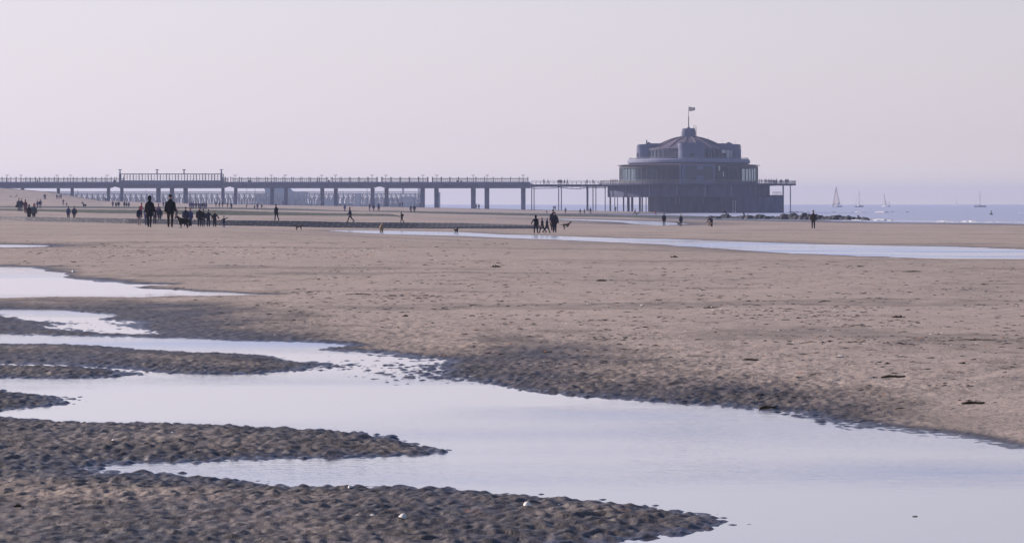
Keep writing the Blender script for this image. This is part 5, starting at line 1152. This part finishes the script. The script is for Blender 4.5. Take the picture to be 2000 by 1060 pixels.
# --- people up on the pier, bridge and terrace
def deck_person(px, head, var, y, zf, rz, c, t_, lb, G, H=None):
    D = PD+y; z = zf; hz_ = (HZ-head)*D/F+CZ; Hh = hz_-z if H is None else H
    Hh = max(1.5, min(1.88, Hh)); person(((px-1000)*D/F, D, z), var, Hh, rz, c, t_, label=lb, group=G)
zb_ = PZ(360.6)
for i, (px, va, rz, c, lb) in enumerate(((1062.3,'slim',0,'maroon','leftmost walker on the footbridge'),(1070,'side_walk',RT,'navy','second walker from the left on the footbridge, striding right'),(1090.3,'walk','0','navy','left one of the tight trio on the footbridge'),(1093.7,'stand','0','navy','middle one of the tight trio on the footbridge'),(1096.3,'walk','0','navy','right one of the tight trio on the footbridge'),(1102.6,'walk',0.4,'maroon','walker just right of the tight trio on the footbridge'),(1108.3,'side_walk',L_,'navy','rightmost striding walker on the footbridge'),(1146.5,'slim',0,'navy','slim figure at the railing above the stout bridge column'),(1158.2,'slim',0,'navy','slim figure at the railing right of the stout bridge column'))):
    deck_person(px, 349.6+(i%3)*0.4, va, -0.6+0.5*(i%3), zb_, float(rz), c, 'navy', lb, 'people on the footbridge')
zt_ = PZ(359)
xs_ = [1192.5,1195.5,1199,1202.3,1205.5]
for i, px in enumerate(xs_):
    xx = PX(px)-CX; yy = -math.sqrt(max((rd-2.2)**2-xx*xx, 1)); deck_person(px, 350, ('walk','stand','walk_bulky','slim','walk')[i], yy, zt_, rr.uniform(-1,1), ('navy','black','navy','black','navy')[i], 'navy', ordn(i)+' from left of five dark guests packed at the left terrace corner', 'guests at the left of the terrace')
for i, px in enumerate([1484,1488,1493.5,1496,1501.5,1504,1507,1510.5,1513.5,1516.8]):
    xx = PX(px)-CX; yy = -min(8, math.sqrt(max((rd-1.0)**2-xx*xx, 1))) if px < 1516 else -4; deck_person(px, 350.2 if i % 3 else 349.2, ('walk','slim','walk_bulky','stand','walk_hood')[i%5], yy, zt_, rr.uniform(-2,2), ('navy','black','blue','navy')[i%4], 'navy', ordn(i)+' from left of ten dark guests right of the glass drum', 'guests at the right of the terrace')
for px, lb in ((1524.6,'left person'),(1526.8,'second person')): deck_person(px, 349.8, 'walk', -4.5, zt_, 0.3, 'navy', 'navy', lb+' of the pair on the terrace tongue above the outer columns', 'guests on the terrace tongue')
for px, lb in ((1534.6,'left one'),(1536.6,'middle one'),(1539,'right one')): deck_person(px, 349.3, 'walk_bulky', -5, zt_, -0.3, 'black', 'navy', lb+' of three dark guests near the outer end of the terrace tongue', 'guests on the terrace tongue')
for i, px in enumerate((36 if False else 73, 168, 222, 224.5, 467, 486.5, 490, 619, 640.5, 643, 713, 893, 901)):
    deck_person(px, 350.5, ('walk','slim','stand')[i%3], 1.0, PZ(359.4), rr.uniform(-1,1), ('navy','maroon','blue')[i%3], 'navy', ordn(i)+' stroller from the left seen through the pier railing', 'strollers on the pier deck')
for i, px in enumerate((263.5, 300, 334, 342, 376, 386, 422.5)):
    deck_person(px, 351.4, 'stand', -3.0, PZ(351.4)-1.75, 0.2, 'navy', 'navy', ordn(i)+' head from the left peeping over the parapet of the raised pier section', 'people on the raised pier section', H=1.75)
# push cart at the stooping person in blue
D = find_D(164.5, 405, 700); o = empty('beach_cart', ((166-1000)*D/F, D-0.5, gz((166-1000)*D/F, D)+CZ)); MB().rings([(0,0,0.3,0.3,0.2),(0,0,0.4,0.4,0.28),(0,0,0.75,0.45,0.3)], 12).build('tub', M['navy'], o); MB().tube([(-.25,-.25,.2),(-.25,.25,.2)],0.2,10).build('wheel', M['shoe'], o); MB().tube([(.25,-.25,.2),(.25,.25,.2)],0.2,10).build('wheel', M['shoe'], o)
tag(o, 'low dark cart beside the bending person in blue below the left slope', 'cart')

# ================================================================== DOGS
def dog_meshes(legs, tail, head_up=0.25, ln=0.62, fluffy=1.0, ear='up', pitch=0):
    """dog facing +x, shoulder height about 0.58"""
    b = MB(); PM = Matrix.Translation((0,0,0.5))@Matrix.Rotation(R(-pitch), 4, 'Y')@Matrix.Translation((0,0,-0.5))
    def P(x, y, z): return PM@Vector((x,y,z))
    f = fluffy
    b.tube([P(-ln/2-0.04,0,0.50),P(-ln/2+0.04,0,0.50),P(-0.06,0,0.49),P(0.12,0,0.47),P(ln/2-0.06,0,0.49),P(ln/2+0.03,0,0.53)], [0.07*f,0.115*f,0.105*f,0.135*f,0.145*f,0.09*f], 12)
    nx = ln/2+0.02; hx = nx+0.15; hz_ = 0.54+head_up
    b.tube([P(nx-0.06,0,0.54),P(nx+0.06,0,0.54+head_up*0.6),P(hx-0.02,0,hz_-0.02)], [0.105*f,0.080*f,0.065], 10)
    b.tube([P(hx-0.05,0,hz_),P(hx+0.03,0,hz_+0.01),P(hx+0.09,0,hz_-0.02),P(hx+0.20,0,hz_-0.045),P(hx+0.215,0,hz_-0.045)], [0.05,0.073,0.052,0.032,0.02], 10)
    for sy in (-1, 1):
        if ear == 'up': b.tube([P(hx-0.02,sy*0.045,hz_+0.04),P(hx-0.03,sy*0.055,hz_+0.14)], [0.032,0.006], 6)
        else: b.tube([P(hx-0.02,sy*0.06,hz_+0.05),P(hx-0.02,sy*0.085,hz_-0.03)], [0.022,0.03], 6)
    # legs: (a1,a2,a3) swing angles of the segments, front l/r then hind l/r
    for k, (a, sy) in enumerate(zip(legs, (-1,1,-1,1))):
        fr = k < 2; x0 = ln/2-0.07 if fr else -ln/2+0.03; p = P(x0, sy*0.075, 0.46); segs = ((0.20,0.062),(0.19,0.034),(0.09,0.026)) if fr else ((0.20,0.078),(0.17,0.040),(0.15,0.026)); pts = [p]; rs = [0.07 if fr else 0.09]
        for ang, (l, r_) in zip(a, segs): p = p+Vector((math.sin(R(ang))*l, 0, -math.cos(R(ang))*l)); pts.append(p); rs.append(r_*0.85)
        pts.append(p+Vector((0.045,0,-0.012))); rs.append(0.022); b.tube(pts, rs, 8)
    tp = [P(-ln/2-0.05,0,0.53)]+[P(-ln/2-0.05+dx,0,0.53+dz) for dx, dz in tail]; b.tube(tp, [0.035*f]+[0.05*f if f > 1 else 0.03]*(len(tail)-1)+[0.014], 8)
    if f > 1.4: b.tube([P(-ln/2+0.02,0,0.38),P(-0.05,0,0.35),P(0.2,0,0.36),P(ln/2-0.02,0,0.40)], [0.10,0.09,0.11,0.09], 10)
    return fuse(b, 'dog_body', M['fur_black'], 0.014)
ST = ((-4,2,0),(4,0,0),(18,-42,8),(12,-38,8))
d_fluffy = dog_meshes(ST, [(-0.10,-0.05),(-0.17,-0.16),(-0.17,-0.32),(-0.10,-0.44)], 0.20, 0.60, 1.5, 'up')
d_stand = dog_meshes(ST, [(-0.08,-0.08),(-0.12,-0.2),(-0.10,-0.33)], 0.2, 0.62, 1.22, 'up')
d_plain = dog_meshes(((-8,2,0),(10,-4,0),(22,-42,8),(2,-38,8)), [(-0.10,-0.02),(-0.20,0.03),(-0.28,0.10)], 0.10, 0.66, 1.05, 'down')
d_run = dog_meshes(((-32,-62,-80),(-20,-70,-100),(38,6,20),(30,-14,10)), [(-0.10,0.0),(-0.22,-0.04),(-0.34,0.06)], 0.17, 0.68, 1.0, 'up', 6)
d_small = dog_meshes(((-4,2,0),(14,0,0),(20,-42,8),(6,-30,8)), [(-0.05,0.08),(-0.08,0.20),(-0.04,0.28)], 0.2, 0.5, 1.1, 'down', 12)
def dog(px, feet, D, me, rz, h, m, label, extra=None, lift=0.0):
    Dg = find_D(px, feet, D) if D < 2000 else D; X = (px-1000)*Dg/F
    if extra == 'exact': Dg = D; X = (px-1000)*Dg/F
    z = gz(X, Dg)+CZ if extra != 'exact' else -(feet-HZ)*D/F+CZ
    zmin = min(v.co.z for v in me.vertices); s = h/0.8
    o = empty('dog', (X, Dg, z+lift), rz, s); c = link('body', me, o, (0,0,-zmin)); c.material_slots[0].link = 'OBJECT'; c.material_slots[0].material = M[m]
    tag(o, label, 'dog'); return o
dg = dog(358.5, 445.6, 148, d_fluffy, R(160), 0.60, 'fur_black', 'black long haired dog with white chest standing right of the tall man')
ch = MB().ell((0.30,0,0.46), (0.10,0.12,0.14)); ch.tube([(0.25,-0.085,0.30),(0.25,-0.085,0.04)], 0.036, 8); ch.tube([(0.25,0.085,0.30),(0.25,0.085,0.04)], 0.036, 8); link('chest_fur', fuse(ch, 'chest_fur', M['fur_white'], 0.014), dg)
dog(583.5, 450.5, 232, d_plain, R(165), 0.58, 'fur_brown', 'dark brown dog walking before the stone face of the nearest groyne')
dog(745, 456.3, 219, d_stand, R(-82), 0.85, 'fur_tan', 'tan dog coming towards the camera at the left end of the water channel')
bd = dog(891, 457.8, 217, d_small, R(45), 0.50, 'fur_black', 'small black and white dog splashing in the water channel')
link('white_fur', fuse(MB().ell((-0.2,0,0.38),(0.10,0.11,0.14)).tube([(-0.22,0.05,0.3),(-0.3,0.05,0.06)],0.04,8), 'white_fur', M['fur_white'], 0.014), bd)
dog(1105.5, 452.6, 236, d_run, R(-4), 0.62, 'fur_brown', 'large dark dog with pointed ears running to the right beside the family', lift=0.16)
dog(1077, 443.5, 300, d_small, R(150), 0.42, 'fur_black', 'small dark dog glimpsed left of the rightmost family member')
dog(1244.8, 420.6, 650, d_run, R(-5), 0.75, 'fur_black', 'dog trotting in front of the striding person below the pavilion')
dog(1326, 441.8, 386, d_small, R(180), 0.42, 'fur_black', 'small dark dog at the feet of the person before the pavilion')
dog(1386.5, 443, 380, d_small, R(140), 0.5, 'fur_tan', 'small pale dog being stroked by the bending person')
# ================================================================== THINGS LYING ON THE SAND
def on_sand(px, py, D=None):
    """first visible beach point at this photo row and column"""
    Ds = np.geomspace(12, 300, 900); z, _ = ground((px-1000)/F*Ds, Ds); r = HZ-z*F/Ds
    i = int(np.argmax(r <= py)); return (px-1000)/F*Ds[i], Ds[i], z[i]+CZ
def clump(px, py, wpx, hpx, label, seed, m='weed', name='seaweed_clump', cat='seaweed', group=None):
    x, D, z = on_sand(px, py); w = wpx*0.8*D/F/2; h = hpx*0.62*D/F; rr = random.Random(seed); b = MB()
    for i in range(int(10+wpx*0.6)):
        u = rr.uniform(-1,1); hh = h*(1-u*u*0.8)*rr.uniform(0.4,1.0); x0 = u*w; ln = w*rr.uniform(0.08,0.35)
        b.tube([(x0-ln,rr.uniform(-1,1)*w*0.5,hh*0.1-0.01),(x0,rr.uniform(-1,1)*w*0.3,hh),(x0+ln,rr.uniform(-1,1)*w*0.5,-0.005)], [h*0.12,h*0.2,h*0.08], 5)
    b.rings([(0,0,-0.01,w*0.9,w*0.5),(0,0,h*0.35,w*0.55,w*0.3)], 9)
    o = b.build(name, M[m], None, False, (x,D,z)); tag(o, label, cat, group)
gsc = 'dark seaweed clumps lying on the sand'
for i, (px, py, w, h, lb) in enumerate((
 (968,522,24,7,'flat dark seaweed clump right of centre between the channel and the first tide line'),
 (1317,503,18,6,'seaweed clump with reddish tint just below the water channel, right of centre'),
 (1680,521,20,4,'low seaweed clump below the channel, left of the broader one at right'),
 (1782,531,46,4,'broad flat line of seaweed below the channel at right'),
 (1613,589,24,4,'dark flat seaweed clump on the middle sand at right'),
 (1755,620,30,7,'tufted seaweed clump at the right on the middle sand'),
 (1388,602,36,5,'string of dark weed lumps on the right half of the middle sand'),
 (792,618,16,6,'lone dark tuft on the sand above the ripples, left of centre'),
 (1777,571,16,3,'small weed spot on the sand at far right'),
 (1880,710,18,6,'dark weed tuft on the smooth sand near the right edge'),
 (1260,640,14,5,'dark weed lump in the speckled patch at centre right'),
 (1846,749,10,4,'small black lump on the smooth sand at lower right'),
 (37,994,20,11,'dark pointed lump on the sand at the bottom left'),
 (1925,556,16,3,'thin weed patch near the right edge'),
 (1150,571,14,3,'short dark weed strip on the sand at centre'),
 (700,575,60,4,'long faint weed strip left of centre'))): clump(px, py, w, h, lb, i, group=gsc)
def stick(px, py, wpx, ang, label, r=0.02):
    x, D, z = on_sand(px, py); l = wpx*D/F/2; b = MB(); b.tube([(-l,0,0.0),(-l*0.3,0.03,r*0.9),(l*0.4,-0.02,r*0.5),(l,0.02,r*0.8)], [r*0.7,r,r*0.9,r*0.5], 7); b.tube([(l*0.2,0,r),(l*0.45,0.1,r*2)], [r*0.5,r*0.3], 5)
    o = b.build('driftwood_stick', M['wood'], None, True, (x,D,z)); o.rotation_euler = (0,0,ang); tag(o, label, 'driftwood', 'sticks on the sand')
stick(1901, 790, 46, 0.05, 'brown driftwood stick on the smooth sand at lower right', 0.013)
stick(1900, 664, 90, 0.03, 'long thin dark driftwood line near the right edge', 0.006)
stick(1465, 705, 34, 0.1, 'short stick next to a pale shell on the sand at centre right', 0.012)
stick(1745, 738, 50, 0.15, 'dark stick on the smooth sand right of the ripples', 0.012)
stick(1500, 799, 34, 0.0, 'dark flat stick at the waterline of the big pool', 0.014)
stick(1175, 549+0, 20, 0.0, 'thin dark stick on the open sand at centre', 0.02)
def shell(px, py, wpx, label, m='shell_white', tall=0.35):
    x, D, z = on_sand(px, py); w = wpx*D/F/2; b = MB(); n = 14
    vs = [(0,0,w*tall)]; 
    for k in range(n):
        a = 2*math.pi*k/n; r = w*(1+0.08*(k%2)); vs.append((r*math.cos(a)*0.6, r*math.sin(a)*0.45, w*tall*0.6)); 
    for k in range(n):
        a = 2*math.pi*k/n; r = w*(1+0.10*(k%2)); vs.append((r*math.cos(a), r*math.sin(a)*0.8, -0.004))
    fs = [(0,1+k,1+(k+1)%n) for k in range(n)]+[(1+k,1+n+k,1+n+(k+1)%n,1+(k+1)%n) for k in range(n)]
    o = b.add(vs, fs).build('sea_shell', M[m], None, True, (x,D,z+0.004)); o.rotation_euler = (0.3,0.1,px); tag(o, label, 'shell', 'single pale shells')
shell(1642, 698, 20, 'largest pale shell on the smooth sand at right, beside a dark speck')
shell(787, 1013, 22, 'pale shell on the near bank at the bottom, left of centre', tall=0.8)
shell(1030, 986, 16, 'white shell near the crest of the near bank, right of centre', tall=0.7)
shell(222, 865, 10, 'white shell on the middle bank at left', tall=0.6)
shell(920, 569, 8, 'small white shell on the open sand at centre')
shell(1254, 597, 10, 'pale shell on the sand beside the speckled patch')
shell(683, 952, 10, 'small white shell on the edge of the near bank', tall=0.8)
shell(143, 531, 8, 'white lump at the edge of the upper left pool', tall=0.8)
x, D, z = -1, -1, -1
D = 1.6*F/(1008-HZ); o = MB().tube([(-0.012,0,0.001),(0.0,0.004,0.003),(0.013,0,0.001)], 0.002, 6).tube([(0.003,0,0.002),(0.006,0.01,0.006)], 0.001, 5).build('floating_twig', M['wood'], None, True, ((1787-1000)*D/F, D, LEV1+CZ)); tag(o, 'tiny twig floating on the big pool at lower right', 'twig')

# scattered shell grit and weed scraps nobody could count
def litter(name, regions, m, seed, label, cat, size, flat, aspect):
    rs = np.random.RandomState(seed); P = []
    for (x0,x1,y0,y1,n,sh) in regions:
        u = rs.rand(n); v = rs.rand(n)
        px = x0+(x1-x0)*u; py = y0+(y1-y0)*v
        if sh:   # gather into streaks
            py = np.round(py/sh)*sh+rs.randn(n)*sh*0.10+np.sin(px*0.012+np.round(py/sh)*2)*sh*0.35
        P.append(np.stack([px, py], 1))
    P = np.concatenate(P); Dg = np.geomspace(14, 260, 500); b_v = []; b_f = []
    cols = np.linspace(-50, 2050, 43); Zc = np.stack([ground((c-1000)/F*Dg, Dg, cell=Dg*0.02)[0] for c in cols]); 
    rows = HZ-Zc*F/Dg
    keep = []
    for px, py in P:
        ci = int(np.clip(round((px+50)/50), 0, 42)); r = rows[ci]; i = int(np.argmax(r <= py))
        if i > 0: keep.append(((px-1000)*Dg[i]/F, Dg[i]*(1+rs.randn()*0.002)))
    K = np.array(keep); zz, ww = ground(K[:,0], K[:,1]); vs = []; fs = []
    lev = np.where(K[:,1] < 76, LEV1, -9)
    for (x, y), z, lv in zip(K, zz, lev):
        if z < lv+0.004: continue
        if rs.rand() > 0.5+1.8*max(0, float(gnoise(np.array([x/1.8]), np.array([y/4.0]), seed+60)[0]))*(1 if y > 20 else 1): continue
        s = size*(0.30+1.4*rs.rand()**4)*(0.6+y/70); a = rs.rand()*6.28; n = 6; ca, sa = math.cos(a*0.15 if aspect > 2 else a), math.sin(a*0.15 if aspect > 2 else a); base = len(vs); tx, ty = rs.randn(2)*0.35
        vs.append((x, y, z+CZ+s*flat))
        for k in range(n):
            t = 2*math.pi*k/n; ex = s*aspect**0.5*math.cos(t)*(0.8+0.4*rs.rand()); ey = s/aspect**0.5*math.sin(t)*(0.8+0.4*rs.rand()); vs.append((x+ex*ca-ey*sa, y+ex*sa+ey*ca, z+CZ-0.002+s*0.3*(tx*math.cos(t)+ty*math.sin(t))))
        for k in range(n): fs.append((base, base+1+k, base+1+(k+1)%n))
    b = MB(); b.v = vs; b.f = fs; o = b.build(name, M[m]); tag(o, label, cat, kind='stuff')
litter('shell_litter', [(0,760,481,500,1500,0),(300,1100,505,520,250,4),(1350,1750,600,622,260,6),(400,2000,520,760,900,0),(1500,2000,640,700,120,8),(0,900,835,880,40,0),(0,1300,950,1058,40,0)], 'shell_white', 1, 'scattered pale shell fragments on the sand', 'shells', 0.013, 0.35, 1.2)
litter('rust_litter', [(0,800,480,506,1500,0),(300,1100,505,525,300,4),(700,2000,540,700,900,7),(1500,2000,640,780,200,9),(0,1300,950,1058,40,0)], 'shell_rust', 2, 'scattered rusty brown shell fragments on the sand', 'shells', 0.014, 0.35, 1.6)
litter('dark_litter', [(0,1000,470,520,1300,3),(600,2000,515,560,1300,4),(500,2000,560,640,3200,6),(900,2000,630,720,2000,8),(1300,2000,700,800,500,10),(150,1000,560,640,700,6),(1500,2000,655,672,500,4),(1380,1700,596,620,500,5),(700,850,570,590,250,4),(1150,1280,640,670,160,6)], 'shell_dark', 3, 'scattered dark weed and mussel scraps in lines on the sand', 'weed scraps', 0.019, 0.30, 4.0)
# ================================================================== HAZE
hz_m = bpy.data.materials.new('sea_haze'); hz_m.use_nodes = True; t = hz_m.node_tree; t.nodes.clear()
o_ = t.nodes.new('ShaderNodeOutputMaterial'); v_ = t.nodes.new('ShaderNodeVolumePrincipled'); v_.inputs['Color'].default_value = (0.60,0.67,1.0,1); v_.inputs['Density'].default_value = HAZE; v_.inputs['Anisotropy'].default_value = 0.25
t.links.new(v_.outputs[0], o_.inputs['Volume'])
hb = MB().box(-4000, 4000, -60, 6400, -3.2, 38).build('haze', hz_m); tag(hb, kind='stuff'); hb['label'] = 'thin bluish sea haze over the whole beach'; hb['category'] = 'haze'
